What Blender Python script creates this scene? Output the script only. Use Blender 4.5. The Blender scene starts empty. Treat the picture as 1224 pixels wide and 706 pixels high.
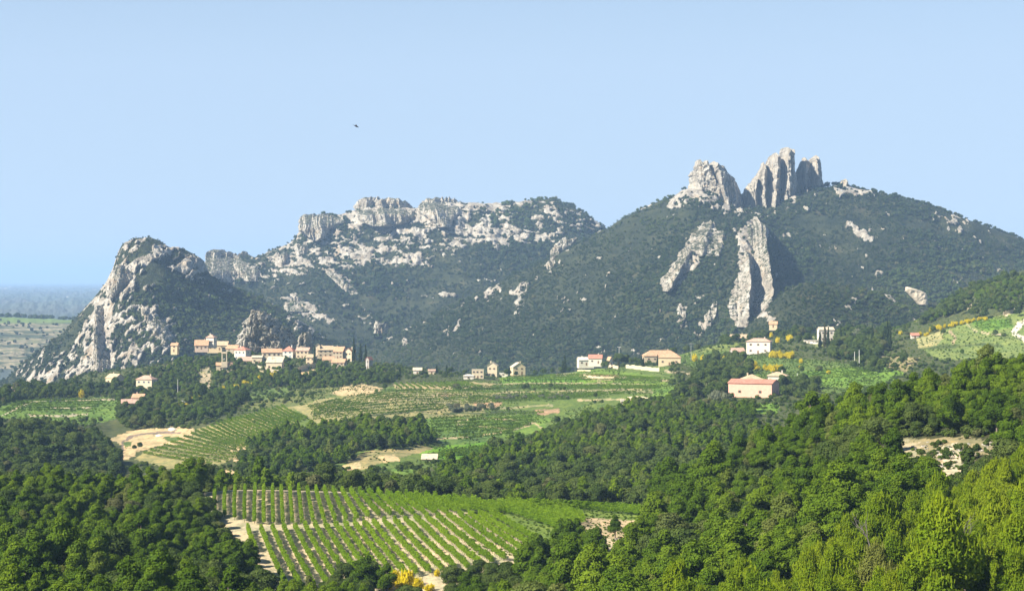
import bpy, math, random
import numpy as np
from math import radians as R
random.seed(7); rng = np.random.default_rng(7)
scene = bpy.context.scene

# ---------------------------------------------------------------- camera, sky, sun, exposure
F = 2284.0            # focal length in photo pixels (1224 wide)
HZ = 336.0            # photo row of the true horizon
ZC = 150.0            # camera height
cam_d = bpy.data.cameras.new('camera'); cam = bpy.data.objects.new('camera', cam_d)
scene.collection.objects.link(cam); scene.camera = cam
cam.location = (0, 0, ZC); cam.rotation_euler = (R(90), 0, 0)
cam_d.sensor_width = 36; cam_d.lens = 36*F/1224; cam_d.shift_y = -(353-HZ)/1224
cam_d.clip_start = 1; cam_d.clip_end = 100000

SUN_AZ, SUN_EL = R(-120), R(38)      # measured from +Y (view direction), clockwise positive
sdir = (math.sin(SUN_AZ)*math.cos(SUN_EL), math.cos(SUN_AZ)*math.cos(SUN_EL), math.sin(SUN_EL))
world = bpy.data.worlds.new('World'); scene.world = world; world.use_nodes = True
wn = world.node_tree; wn.nodes.clear()
sky = wn.nodes.new('ShaderNodeTexSky'); sky.sky_type = 'NISHITA'; sky.sun_disc = False
sky.sun_elevation = SUN_EL; sky.sun_rotation = SUN_AZ; sky.altitude = 300
sky.air_density = 1.0; sky.dust_density = 0.1; sky.ozone_density = 3.0
bg = wn.nodes.new('ShaderNodeBackground'); bg.inputs[1].default_value = 0.051
wo = wn.nodes.new('ShaderNodeOutputWorld')
# milky, nearly even blue low over the horizon, deeper blue overhead
tcw = wn.nodes.new('ShaderNodeTexCoord'); sxw = wn.nodes.new('ShaderNodeSeparateXYZ'); wn.links.new(tcw.outputs['Generated'], sxw.inputs[0])
rw = wn.nodes.new('ShaderNodeValToRGB'); rw.color_ramp.elements[0].position = .11; rw.color_ramp.elements[0].color = (.85, .85, .85, 1); rw.color_ramp.elements[1].position = .27; rw.color_ramp.elements[1].color = (0, 0, 0, 1)
wn.links.new(sxw.outputs[2], rw.inputs[0]); mw = wn.nodes.new('ShaderNodeMix'); mw.data_type = 'RGBA'; wn.links.new(rw.outputs[0], mw.inputs[0]); wn.links.new(sky.outputs[0], mw.inputs[6]); mw.inputs[7].default_value = (4.9, 6.3, 8.2, 1)
wn.links.new(mw.outputs[2], bg.inputs[0]); wn.links.new(bg.outputs[0], wo.inputs[0])
sun_d = bpy.data.lights.new('sun', 'SUN'); sun_d.energy = 5.0; sun_d.angle = R(0.53); sun_d.color = (1.0, 0.92, 0.77)
sun = bpy.data.objects.new('sun', sun_d); scene.collection.objects.link(sun)
from mathutils import Vector
sun.rotation_euler = Vector(sdir).to_track_quat('Z', 'Y').to_euler(); sun.location = (-400, -300, 600)
vs = scene.view_settings; vs.view_transform = 'Standard'; vs.look = 'None'; vs.exposure = 1.2; vs.gamma = 1
vs.use_curve_mapping = False
cy = scene.cycles
cy.max_bounces = 5; cy.diffuse_bounces = 2; cy.glossy_bounces = 1; cy.transmission_bounces = 2
cy.volume_bounces = 1; cy.transparent_max_bounces = 6; cy.use_denoising = True
cy.caustics_reflective = False; cy.caustics_refractive = False
try: cy.denoiser = 'OPENIMAGEDENOISE'
except Exception: pass
HAZE = 0.00008

# ---------------------------------------------------------------- numeric helpers
def _h(ix, iy, iz, s):
    n = (ix.astype(np.int64)*374761393 + iy.astype(np.int64)*668265263 + iz.astype(np.int64)*2147483647 + s*1274126177) & 0xffffffff
    n = ((n ^ (n >> 13))*1274126177) & 0xffffffff
    n = n ^ (n >> 16)
    return (n & 0xffffff)/float(0xffffff)*2-1
def noise(x, y, z=None, s=0):
    x = np.asarray(x, float); y = np.asarray(y, float); x, y = np.broadcast_arrays(x, y)
    if z is None:
        ix = np.floor(x); iy = np.floor(y); fx = x-ix; fy = y-iy
        ux = fx*fx*(3-2*fx); uy = fy*fy*(3-2*fy); z0 = np.zeros_like(ix)
        a = _h(ix, iy, z0, s); b = _h(ix+1, iy, z0, s); c = _h(ix, iy+1, z0, s); d = _h(ix+1, iy+1, z0, s)
        return (a*(1-ux)+b*ux)*(1-uy)+(c*(1-ux)+d*ux)*uy
    z = np.broadcast_to(np.asarray(z, float), x.shape); iz = np.floor(z); fz = z-iz; uz = fz*fz*(3-2*fz)
    ix = np.floor(x); iy = np.floor(y); fx = x-ix; fy = y-iy
    ux = fx*fx*(3-2*fx); uy = fy*fy*(3-2*fy); r = 0
    for dz, wz in ((0, 1-uz), (1, uz)):
        a = _h(ix, iy, iz+dz, s); b = _h(ix+1, iy, iz+dz, s); c = _h(ix, iy+1, iz+dz, s); d = _h(ix+1, iy+1, iz+dz, s)
        r = r + wz*((a*(1-ux)+b*ux)*(1-uy)+(c*(1-ux)+d*ux)*uy)
    return r
def fbm(x, y, z=None, o=4, s=0, g=0.5):
    r = 0; a = 1; t = 0; k = 1
    for i in range(o):
        r = r + a*noise(x*k+i*17.3, y*k-i*9.1, None if z is None else z*k+i*3.7, s+i); t += a; a *= g; k *= 2.03
    return r/t
def ridged(x, y, z=None, o=4, s=0):
    r = 0; a = 1; t = 0; k = 1
    for i in range(o):
        n = 1-np.abs(noise(x*k+i*17.3, y*k-i*9.1, None if z is None else z*k+i*3.7, s+i)*1.6); r = r+a*np.clip(n, -1, 1); t += a; a *= .5; k *= 2.1
    return r/t
def pchip(xs, ys, q):
    """monotone cubic; xs (n,), ys (n,m...), q (k,) -> (k,m...)"""
    xs = np.asarray(xs, float); ys = np.asarray(ys, float); h = np.diff(xs).reshape((-1,)+(1,)*(ys.ndim-1)); d = np.diff(ys, axis=0)/h
    m = np.zeros_like(ys); m[0] = d[0]; m[-1] = d[-1]
    with np.errstate(divide='ignore', invalid='ignore'):
        w1 = 2*h[1:]+h[:-1]; w2 = h[1:]+2*h[:-1]
        mm = (w1+w2)/(w1/d[:-1]+w2/d[1:])
    m[1:-1] = np.where(d[:-1]*d[1:] > 0, mm, 0)
    q = np.clip(q, xs[0], xs[-1]); i = np.clip(np.searchsorted(xs, q)-1, 0, len(xs)-2)
    hh = (xs[i+1]-xs[i]).reshape((-1,)+(1,)*(ys.ndim-1)); t = ((q-xs[i])).reshape(hh.shape)/hh
    return (2*t**3-3*t**2+1)*ys[i]+(t**3-2*t**2+t)*hh*m[i]+(-2*t**3+3*t**2)*ys[i+1]+(t**3-t**2)*hh*m[i+1]
def sstep(a, b, x): t = np.clip((x-a)/(b-a), 0, 1); return t*t*(3-2*t)
def X(px, D): return (px-612)/F*D
def Z(py, D): return ZC-(py-HZ)/F*D
def PX(x, D): return x/D*F+612
def PY(z, D): return HZ-(z-ZC)/D*F

# ---------------------------------------------------------------- object helpers
COL = scene.collection
def tag(o, label=None, cat=None, group=None, kind=None):
    if label: o['label'] = label
    if cat: o['category'] = cat
    if group: o['group'] = group
    if kind: o['kind'] = kind
    return o
def mesh_np(name, V, Fc, mats=(), smooth=False, attrs=None, midx=None):
    """V (n,3); Fc (m,k) int array or list of such arrays"""
    me = bpy.data.meshes.new(name); V = np.ascontiguousarray(V, np.float32)
    Fl = Fc if isinstance(Fc, list) else [Fc]
    me.vertices.add(len(V)); me.vertices.foreach_set('co', V.ravel())
    nl = sum(f.size for f in Fl); me.loops.add(nl)
    me.loops.foreach_set('vertex_index', np.concatenate([f.ravel() for f in Fl]).astype(np.int32))
    npoly = sum(len(f) for f in Fl); me.polygons.add(npoly)
    tot = np.concatenate([np.full(len(f), f.shape[1]) for f in Fl]); st = np.concatenate([[0], np.cumsum(tot)[:-1]])
    me.polygons.foreach_set('loop_start', st.astype(np.int32)); me.polygons.foreach_set('loop_total', tot.astype(np.int32))
    if midx is not None: me.polygons.foreach_set('material_index', np.asarray(midx, np.int32))
    me.polygons.foreach_set('use_smooth', np.full(npoly, smooth))
    for k, a in (attrs or {}).items():
        a = np.asarray(a, np.float32)
        if a.ndim == 2:
            at = me.attributes.new(k, 'FLOAT_COLOR', 'POINT'); c = np.ones((len(a), 4), np.float32); c[:, :3] = a; at.data.foreach_set('color', c.ravel())
        else:
            at = me.attributes.new(k, 'FLOAT', 'POINT'); at.data.foreach_set('value', a)
    for m in mats: me.materials.append(m)
    me.update(calc_edges=True)
    return me
def link(name, me, parent=None, loc=None):
    o = bpy.data.objects.new(name, me); COL.objects.link(o)
    if parent is not None: o.parent = parent
    if loc is not None: o.location = loc
    return o
def empty(name, loc, rz=0):
    o = bpy.data.objects.new(name, None); o.empty_display_size = .3; COL.objects.link(o); o.location = loc; o.rotation_euler = (0, 0, rz); return o
def grid_faces(nr, nc, flip=False):
    i = np.arange(nr-1)[:, None]*nc+np.arange(nc-1)[None, :]; i = i.ravel()
    f = np.stack([i, i+1, i+nc+1, i+nc], 1)
    return f[:, ::-1] if flip else f

# ---------------------------------------------------------------- materials
def newmat(name):
    m = bpy.data.materials.new(name); m.use_nodes = True; n = m.node_tree; n.nodes.clear()
    out = n.nodes.new('ShaderNodeOutputMaterial'); return m, n, out
def N(n, t, **kw):
    x = n.nodes.new(t)
    for k, v in kw.items():
        if k.startswith('i_'): x.inputs[int(k[2:])].default_value = v
        else: setattr(x, k, v)
    return x
def ramp(n, stops, src, interp='LINEAR'):
    r = n.nodes.new('ShaderNodeValToRGB'); r.color_ramp.interpolation = interp; e = r.color_ramp.elements
    while len(e) < len(stops): e.new(0.5)
    for el, (p, c) in zip(e, stops): el.position = p; el.color = tuple(c)+(1,) if len(c) == 3 else c
    n.links.new(src, r.inputs[0]); return r.outputs[0]
def mixc(n, fac, a, b, mode='MIX'):
    m = n.nodes.new('ShaderNodeMix'); m.data_type = 'RGBA'; m.blend_type = mode
    for s, v in ((0, fac), (6, a), (7, b)):
        if hasattr(v, 'default_value') or hasattr(v, 'links'): n.links.new(v, m.inputs[s])
        else: m.inputs[s].default_value = (tuple(v)+(1,) if s else v) if not isinstance(v, (int, float)) else v
    return m.outputs[2]
def mathn(n, op, a, b=None, c=None):
    m = n.nodes.new('ShaderNodeMath'); m.operation = op
    for s, v in ((0, a), (1, b), (2, c)):
        if v is None: continue
        if isinstance(v, (int, float)): m.inputs[s].default_value = v
        else: n.links.new(v, m.inputs[s])
    return m.outputs[0]
def pos(n, scale=(1, 1, 1)):
    g = n.nodes.new('ShaderNodeNewGeometry'); v = n.nodes.new('ShaderNodeVectorMath'); v.operation = 'MULTIPLY'
    n.links.new(g.outputs['Position'], v.inputs[0]); v.inputs[1].default_value = scale; return v.outputs[0]
def tnoise(n, vec, scale, detail=4, rough=.55, dist=0):
    t = n.nodes.new('ShaderNodeTexNoise'); n.links.new(vec, t.inputs['Vector']); t.inputs['Scale'].default_value = scale
    t.inputs['Detail'].default_value = detail; t.inputs['Roughness'].default_value = rough; t.inputs['Distortion'].default_value = dist
    return t.outputs[0]
def bump(n, h, strength, dist):
    b = n.nodes.new('ShaderNodeBump'); b.inputs['Strength'].default_value = strength; b.inputs['Distance'].default_value = dist
    n.links.new(h, b.inputs['Height']); return b.outputs[0]
def diffuse(n, out, col, nor=None, rough=1.0, spec=0.15):
    p = n.nodes.new('ShaderNodeBsdfPrincipled'); p.inputs['Roughness'].default_value = rough; p.inputs['Specular IOR Level'].default_value = spec
    if isinstance(col, tuple): p.inputs['Base Color'].default_value = col+(1,)
    else: n.links.new(col, p.inputs['Base Color'])
    if nor is not None: n.links.new(nor, p.inputs['Normal'])
    n.links.new(p.outputs[0], out.inputs[0]); return p
def attr(n, name, out='Fac'):
    a = n.nodes.new('ShaderNodeAttribute'); a.attribute_name = name; return a.outputs[out]

def rock_color(n, vscale=1.0):
    p = pos(n, (.05*vscale, .05*vscale, .03*vscale))
    big = tnoise(n, p, 1.0, 5, .6)
    p2 = pos(n, (.35*vscale, .35*vscale, .10*vscale)); st = tnoise(n, p2, 1.0, 4, .6, .4)
    c = ramp(n, [(0.30, (.26, .23, .19)), (0.45, (.47, .425, .355)), (0.60, (.60, .56, .49)), (.8, (.37, .36, .34))], big)
    d = ramp(n, [(0.34, (.33, .31, .30)), (0.46, (.85, .84, .82)), (.6, (1, 1, 1))], st)
    c = mixc(n, .8, c, d, 'MULTIPLY')
    p3 = pos(n, (.09*vscale,)*3); och = tnoise(n, p3, 1.0, 3, .5)
    f = ramp(n, [(.56, (0, 0, 0)), (.70, (.55, .55, .55))], och)
    c = mixc(n, f, c, (.52, .38, .24))
    return c, st
def m_rock(name='limestone'):
    m, n, out = newmat(name); c, st = rock_color(n)
    h = mathn(n, 'ADD', st, tnoise(n, pos(n, (.5, .5, .5)), 1, 4, .6))
    # green specks on ledges
    g = n.nodes.new('ShaderNodeNewGeometry'); sx = n.nodes.new('ShaderNodeSeparateXYZ'); n.links.new(g.outputs['True Normal'], sx.inputs[0])
    sc = tnoise(n, pos(n, (.22, .22, .3)), 1, 4, .65)
    v = mathn(n, 'ADD', mathn(n, 'MULTIPLY', sx.outputs[2], .34), sc)
    f = ramp(n, [(.755, (0, 0, 0)), (.79, (1, 1, 1))], v)
    c = mixc(n, f, c, (.055, .065, .03))
    diffuse(n, out, c, bump(n, h, 1.0, 3.5)); return m
def m_mount():
    m, n, out = newmat('mountain_side'); c, st = rock_color(n)
    r = attr(n, 'rock'); e = tnoise(n, pos(n, (.24, .24, .36)), 1, 5, .75)
    v = mathn(n, 'ADD', r, mathn(n, 'MULTIPLY', mathn(n, 'SUBTRACT', e, .5), 2.6))
    f = ramp(n, [(.46, (0, 0, 0)), (.54, (1, 1, 1))], v)
    g = tnoise(n, pos(n, (.03, .03, .05)), 1, 4, .6)
    soil = ramp(n, [(.35, (.024, .034, .017)), (.6, (.058, .068, .030)), (.8, (.14, .12, .07))], g)
    c2 = mixc(n, f, soil, c)
    h = mathn(n, 'ADD', st, tnoise(n, pos(n, (.5, .5, .5)), 1, 4, .6))
    diffuse(n, out, c2, bump(n, h, 1.0, 4.0)); return m
def m_ground():
    m, n, out = newmat('ground_cover'); c = attr(n, 'Col', 'Color')
    a = tnoise(n, pos(n, (.9, .9, .9)), 1, 5, .65); b = tnoise(n, pos(n, (.07, .07, .07)), 1, 5, .6)
    k = ramp(n, [(.25, (.55, .56, .5)), (.5, (1, 1, 1)), (.78, (1.45, 1.35, 1.2))], a)
    m3 = tnoise(n, pos(n, (.30, .12, .3)), 1, 5, .65); k3 = ramp(n, [(.34, (.62, .70, .62)), (.5, (1, 1, 1)), (.68, (1.35, 1.22, 1.1))], m3); c = mixc(n, 1.0, c, k3, 'MULTIPLY')
    k2 = ramp(n, [(.3, (.78, .86, .80)), (.7, (1.22, 1.12, 1.1))], b)
    c = mixc(n, 1.0, mixc(n, 1.0, c, k, 'MULTIPLY'), k2, 'MULTIPLY')
    diffuse(n, out, c, bump(n, a, .7, .35)); return m
def m_leaf(name, cols, trans=.25, brown=True):
    """cols: (dark, mid, light) mixed by a per-clump tint, a per-tree random value and a broad world noise"""
    m, n, out = newmat(name); oi = n.nodes.new('ShaderNodeObjectInfo')
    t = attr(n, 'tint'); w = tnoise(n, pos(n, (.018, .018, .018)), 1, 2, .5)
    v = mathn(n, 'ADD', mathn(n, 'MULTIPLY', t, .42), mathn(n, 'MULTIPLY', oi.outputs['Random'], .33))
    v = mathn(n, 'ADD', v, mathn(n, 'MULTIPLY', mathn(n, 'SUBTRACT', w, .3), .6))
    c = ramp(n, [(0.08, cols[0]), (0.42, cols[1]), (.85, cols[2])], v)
    if brown:      # a few dry, greyer plants
        c = mixc(n, ramp(n, [(.945, (0, 0, 0)), (.985, (.55, .55, .55))], oi.outputs['Random']), c, (.13, .115, .065))
    d = n.nodes.new('ShaderNodeBsdfDiffuse'); n.links.new(c, d.inputs[0])
    tr = n.nodes.new('ShaderNodeBsdfTranslucent'); n.links.new(mixc(n, 1.0, c, (1.25, 1.25, .55), 'MULTIPLY'), tr.inputs[0])
    mx = n.nodes.new('ShaderNodeMixShader'); mx.inputs[0].default_value = trans
    n.links.new(d.outputs[0], mx.inputs[1]); n.links.new(tr.outputs[0], mx.inputs[2]); n.links.new(mx.outputs[0], out.inputs[0]); return m
def m_plain(name, col, var=.15, scale=1.5, rough=.9, spec=.2, bumpd=.02):
    m, n, out = newmat(name); a = tnoise(n, pos(n, (scale,)*3), 1, 4, .6)
    k = ramp(n, [(.3, (1-var,)*3), (.7, (1+var,)*3)], a); c = mixc(n, 1.0, col, k, 'MULTIPLY')
    diffuse(n, out, c, bump(n, a, .3, bumpd), rough, spec); return m
def m_tile(name, col):
    m, n, out = newmat(name)
    tc = n.nodes.new('ShaderNodeTexCoord'); wv = n.nodes.new('ShaderNodeTexWave'); wv.wave_type = 'BANDS'; wv.bands_direction = 'X'
    n.links.new(tc.outputs['Object'], wv.inputs[0]); wv.inputs['Scale'].default_value = 1.1; wv.inputs['Distortion'].default_value = .4
    a = tnoise(n, pos(n, (.8, .8, .8)), 1, 4, .65)
    k = ramp(n, [(.3, (.72, .70, .68)), (.5, (1, 1, 1)), (.72, (1.25, 1.3, 1.35))], a)
    k2 = ramp(n, [(0, (.80, .78, .76)), (.5, (1.05, 1.05, 1.05))], wv.outputs[0])
    c = mixc(n, 1.0, mixc(n, 1.0, col, k, 'MULTIPLY'), k2, 'MULTIPLY'); diffuse(n, out, c, bump(n, wv.outputs[0], .6, .06)); return m
MR = m_rock(); MM = m_mount(); MG = m_ground()
ML = dict(
 pine=m_leaf('pine_needles', ((.026, .052, .008), (.074, .130, .011), (.158, .226, .016)), .24),
 bright=m_leaf('young_pine_needles', ((.046, .086, .008), (.115, .182, .010), (.220, .275, .014)), .28),
 oak=m_leaf('oak_leaves', ((.026, .046, .013), (.060, .094, .022), (.115, .148, .036)), .22),
 far=m_leaf('mountain_scrub_leaves', ((.016, .029, .015), (.036, .057, .023), (.072, .094, .034)), .12),
 farlight=m_leaf('mountain_light_scrub_leaves', ((.030, .050, .018), (.060, .092, .030), (.105, .125, .042)), .15),
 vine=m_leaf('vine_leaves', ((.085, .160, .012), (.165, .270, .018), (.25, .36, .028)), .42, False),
 vinefar=m_leaf('far_vine_leaves', ((.055, .105, .014), (.100, .175, .018), (.150, .225, .026)), .3, False),
 broom=m_leaf('broom_flowers', ((.30, .27, .012), (.50, .40, .012), (.66, .54, .03)), .2, False),
 cypress=m_leaf('cypress_leaves', ((.014, .026, .010), (.028, .046, .014), (.045, .066, .020)), .1),
 olive=m_leaf('olive_leaves', ((.075, .090, .055), (.12, .14, .085), (.18, .19, .12)), .2),
 light=m_leaf('light_green_leaves', ((.060, .105, .016), (.100, .165, .022), (.155, .215, .034)), .35),
)
MBARK = m_plain('grey_bark', (.19, .155, .125), .3, 3); MBARK2 = m_plain('dark_bark', (.09, .07, .055), .3, 3)
# ---------------------------------------------------------------- painted outlines (surface kinds traced on the slopes)
def poly_mask(shape, pts, sc=1.0, ox=0, oy=0):
    H, W = shape; m = np.zeros(shape, bool); P = np.array(pts, float); P = (P-[ox, oy])*sc
    x0, y0 = np.floor(P.min(0)).astype(int); x1, y1 = np.ceil(P.max(0)).astype(int)+1
    x0 = max(x0, 0); y0 = max(y0, 0); x1 = min(x1, W); y1 = min(y1, H)
    if x1 <= x0 or y1 <= y0: return m
    xs = np.arange(x0, x1)+.5; ys = np.arange(y0, y1)[:, None]+.5; ins = np.zeros((y1-y0, x1-x0), bool)
    for (ax, ay), (bx, by) in zip(P, np.roll(P, -1, 0)):
        if ay == by: continue
        c = ((ay > ys) != (by > ys)) & (xs < (bx-ax)*(ys-ay)/(by-ay)+ax); ins ^= c
    m[y0:y1, x0:x1] = ins; return m
def thick(line, w):
    L = np.array(line, float); out = []
    t = np.gradient(L, axis=0); nrm = np.stack([-t[:, 1], t[:, 0]], 1); nrm /= np.linalg.norm(nrm, axis=1)[:, None]+1e-9
    return np.concatenate([L+nrm*w/2, (L-nrm*w/2)[::-1]])
def blur(img, r):
    if r < 1: return img
    for ax in (0, 1):
        for _ in range(2):
            k = np.ones(2*r+1)/(2*r+1)
            img = np.apply_along_axis(lambda v: np.convolve(np.pad(v, r, mode='edge'), k, 'valid'), ax, img)
    return img
# rasters span px -300..1524, py 200..760
RX0, RY0, RW, RH = -300, 160, 1824, 640

# ---------------------------------------------------------------- near ground: one sheet from under the camera to the far plain
KN = [-300, 0, 150, 300, 450, 600, 750, 900, 1050, 1224, 1524]
TAB = [
 (60,  [1500]*11),
 (110, [1050, 1050, 1060, 1070, 1070, 1060, 1040, 1010, 970, 940, 900]),
 (150, [860, 860, 865, 875, 880, 880, 865, 830, 795, 765, 730]),
 (200, [800, 795, 795, 805, 810, 805, 790, 760, 715, 680, 645]),
 (250, [752, 748, 750, 768, 775, 765, 745, 712, 655, 618, 585]),
 (300, [704, 705, 712, 738, 748, 740, 705, 665, 590, 556, 525]),
 (350, [660, 668, 676, 705, 716, 706, 668, 622, 542, 510, 480]),
 (400, [622, 630, 640, 637, 641, 641, 640, 570, 505, 474, 445]),
 (450, [592, 596, 598, 587, 591, 603, 612, 560, 505, 470, 440]),
 (480, [600, 602, 600, 590, 594, 606, 612, 575, 515, 480, 450]),
 (540, [610, 615, 612, 604, 604, 608, 600, 580, 540, 510, 480]),
 (620, [600, 605, 600, 592, 588, 585, 572, 558, 535, 510, 480]),
 (700, [560, 565, 580, 580, 568, 558, 545, 530, 515, 495, 470]),
 (800, [520, 528, 556, 556, 535, 542, 518, 500, 495, 480, 455]),
 (900, [503, 508, 534, 522, 506, 519, 497, 482, 476, 462, 440]),
 (1000,[488, 496, 512, 499, 490, 496, 481, 469, 460, 448, 425]),
 (1120,[474, 480, 490, 482, 474, 476, 463, 452, 442, 425, 400]),
 (1250,[466, 470, 476, 466, 461, 460, 447, 434, 420, 392, 365]),
 (1380,[464, 466, 456, 443, 444, 452, 440, 417, 402, 345, 310]),
 (1500,[466, 468, 440, 424, 435, 452, 438, 404, 396, 325, 290]),
 (1600,[475, 478, 452, 434, 450, 462, 450, 408, 398, 345, 310]),
 (1800,[485, 490, 485, 480, 480, 482, 478, 440, 420, 400, 380]),
 (2600,[462, 465, 470, 480, 480, 480, 470, 450, 440, 430, 420]),
 (4500,[385, 385, 395, 400, 400, 400, 400, 400, 400, 400, 400]),
 (9000,[356, 356, 356, 358, 358, 358, 358, 358, 358, 358, 358]),
 (20000,[343]*11),
 (45000,[338.5]*11),
]
TD = np.array([t[0] for t in TAB], float)
gpx = np.arange(-300, 1524.1, 1.3)
gD = [60.]
while gD[-1] < 1800: gD.append(gD[-1]*(1.012 if gD[-1] < 150 else 1.0042))
while gD[-1] < 44000: gD.append(gD[-1]*1.03)
gD = np.array(gD)
yk = np.array([t[1] for t in TAB], float)                       # (nD, nK)
yk = pchip(KN, yk.T, gpx).T                                     # (nD, ncol)
zk = ZC-(yk-HZ)/F*TD[:, None]
GZ = pchip(np.log(TD), zk, np.log(gD))                          # (rows, cols)
GX = (gpx[None, :]-612)/F*gD[:, None]; GY = np.repeat(gD[:, None], len(gpx), 1)
amp = np.interp(gD, [60, 300, 480, 520, 700, 1500, 2000, 9000], [.5, .5, .3, 1.2, 2.0, 2.2, 6, 20])[:, None]
GZ = GZ+fbm(GX/26, GY/26, o=4, s=3)*amp
lgD = np.log(gD)
def ground_z(px, D):
    px = np.asarray(px, float); D = np.asarray(D, float)
    c = np.clip((px-gpx[0])/(gpx[1]-gpx[0]), 0, len(gpx)-1.001); ci = c.astype(int); cf = c-ci
    r = np.clip(np.searchsorted(gD, D)-1, 0, len(gD)-2); rf = np.clip((D-gD[r])/(gD[r+1]-gD[r]), 0, 1)
    return (GZ[r, ci]*(1-cf)+GZ[r, ci+1]*cf)*(1-rf)+(GZ[r+1, ci]*(1-cf)+GZ[r+1, ci+1]*cf)*rf
GPY = HZ-(GZ-ZC)/gD[:, None]*F                                   # pixel row of every ground vertex
def ground_hit(px, py, Dmin=480., Dmax=1700.):
    """distance at which the ground under photo column px is first seen at row py"""
    px = np.atleast_1d(np.asarray(px, float)); py = np.broadcast_to(np.asarray(py, float), px.shape); out = np.zeros(len(px))
    r0 = np.searchsorted(gD, Dmin); r1 = np.searchsorted(gD, Dmax)
    for k in range(len(px)):
        c = int(round((min(max(px[k], -300), 1523)-gpx[0])/1.3)); col = GPY[r0:r1, c]
        w = np.nonzero(col <= py[k])[0]
        if len(w) == 0: j = int(np.argmin(col)); out[k] = gD[r0+j]; continue
        j = w[0]
        if j == 0: out[k] = gD[r0]
        else: f = (col[j-1]-py[k])/(col[j-1]-col[j]+1e-9); out[k] = gD[r0+j-1]+(gD[r0+j]-gD[r0+j-1])*f
    return out
def gpoint(px, py, Dmin=480., Dmax=1700.):
    D = float(ground_hit(px, py, Dmin, Dmax)[0]); return (X(px, D), D, float(ground_z(px, D)))

# colours of the ground, near sheet (D<480) and far sheet separately, rasters at 2x
SC = 2
def new_raster(col): a = np.zeros((RH*SC, RW*SC, 3), np.float32); a[:] = col; return a
def paint(img, pts, col, w=None):
    pts = thick(pts, w) if w else pts
    m = poly_mask(img.shape[:2], pts, SC, RX0, RY0); img[m] = col
def smooth_line(pts, n=40):
    P = np.array(pts, float); t = np.arange(len(P)); return pchip(t, P, np.linspace(0, len(P)-1, n))
BARE = (.50, .38, .22); PALE = (.50, .43, .31); STRAW = (.26, .23, .10); FOREST = (.045, .050, .022)
GRASS = (.12, .17, .035); BRIGHT = (.13, .24, .025); MID = (.095, .14, .035); DRY = (.17, .18, .07); TRK = (.42, .35, .24)
near = new_raster(FOREST)
VY = [(243, 584), (300, 581), (380, 584), (460, 590), (540, 596), (620, 600), (775, 602), (775, 650), (720, 660), (655, 668), (628, 690), (612, 712), (330, 715), (318, 690), (300, 672), (270, 640), (252, 622)]
paint(near, VY, (.42, .36, .245))
paint(near, [(400, 583), (560, 592), (780, 598), (780, 622), (660, 618), (700, 655), (640, 650), (560, 612), (480, 602), (430, 594)], (.14, .20, .04))
paint(near, [(690, 618), (765, 622), (765, 640), (735, 645), (700, 634)], (.40, .32, .20))
paint(near, [(1052, 526), (1100, 522), (1192, 526), (1195, 540), (1150, 546), (1150, 566), (1125, 570), (1110, 552), (1060, 552)], (.24, .21, .12))
paint(near, [(1120, 532), (1150, 532), (1148, 568), (1126, 572)], (.50, .42, .31))
paint(near, [(1066, 528), (1100, 526), (1094, 545), (1070, 548)], (.36, .31, .21))
paint(near, [(955, 566), (975, 564), (972, 578), (958, 580)], (.48, .36, .24))
paint(near, [(918, 574), (935, 570), (936, 580), (922, 586)], (.46, .33, .22))
paint(near, [(810, 585), (870, 575), (980, 555), (985, 566), (880, 592), (835, 604)], (.15, .17, .06))
far = new_raster((.070, .085, .032))
paint(far, [(-300, 476), (28, 478), (130, 474), (142, 478), (138, 500), (100, 508), (30, 500), (-20, 500)], (.12, .20, .035))
for l in ([(0, 497), (30, 483), (60, 478), (135, 477)], [(35, 496), (70, 497), (105, 495)], [(60, 487), (110, 488)]): paint(far, smooth_line(l), PALE, 1.6)
# bare builders' ground with its curving track
paint(far, smooth_line([(130, 525), (150, 517), (175, 512), (215, 510), (232, 513), (228, 522), (215, 530), (190, 532), (170, 538), (158, 545), (150, 550), (145, 545), (148, 535), (140, 528)], 60), BARE)
paint(far, smooth_line([(134, 552), (146, 543), (147, 532), (152, 524), (175, 518), (205, 516), (216, 517)]), (.20, .16, .13), 2.6)
paint(far, [(195, 523), (215, 521), (212, 526), (200, 527)], MID); paint(far, [(148, 529), (158, 527), (157, 534), (150, 535)], MID)
# curved vineyard
F1 = [(160, 548), (178, 537), (215, 530), (232, 520), (235, 512), (265, 505), (300, 494), (335, 484), (356, 482), (374, 492), (368, 503), (330, 514), (300, 527), (285, 545), (262, 556), (200, 560)]
paint(far, F1, (.27, .25, .11))
paint(far, [(335, 484), (345, 478), (366, 482), (380, 500), (372, 510), (352, 506), (366, 498), (352, 486)], (.30, .27, .13))
paint(far, [(272, 532), (298, 526), (298, 548), (280, 552)], BARE); paint(far, [(265, 561), (282, 561), (281, 567), (266, 567)], BARE)
paint(far, [(322, 516), (332, 514), (330, 522), (324, 523)], BARE)
paint(far, [(290, 482), (350, 466), (395, 462), (420, 470), (360, 484), (320, 492), (292, 492)], (.13, .15, .05))
paint(far, [(290, 470), (345, 462), (345, 474), (300, 480)], (.10, .15, .04))
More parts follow.
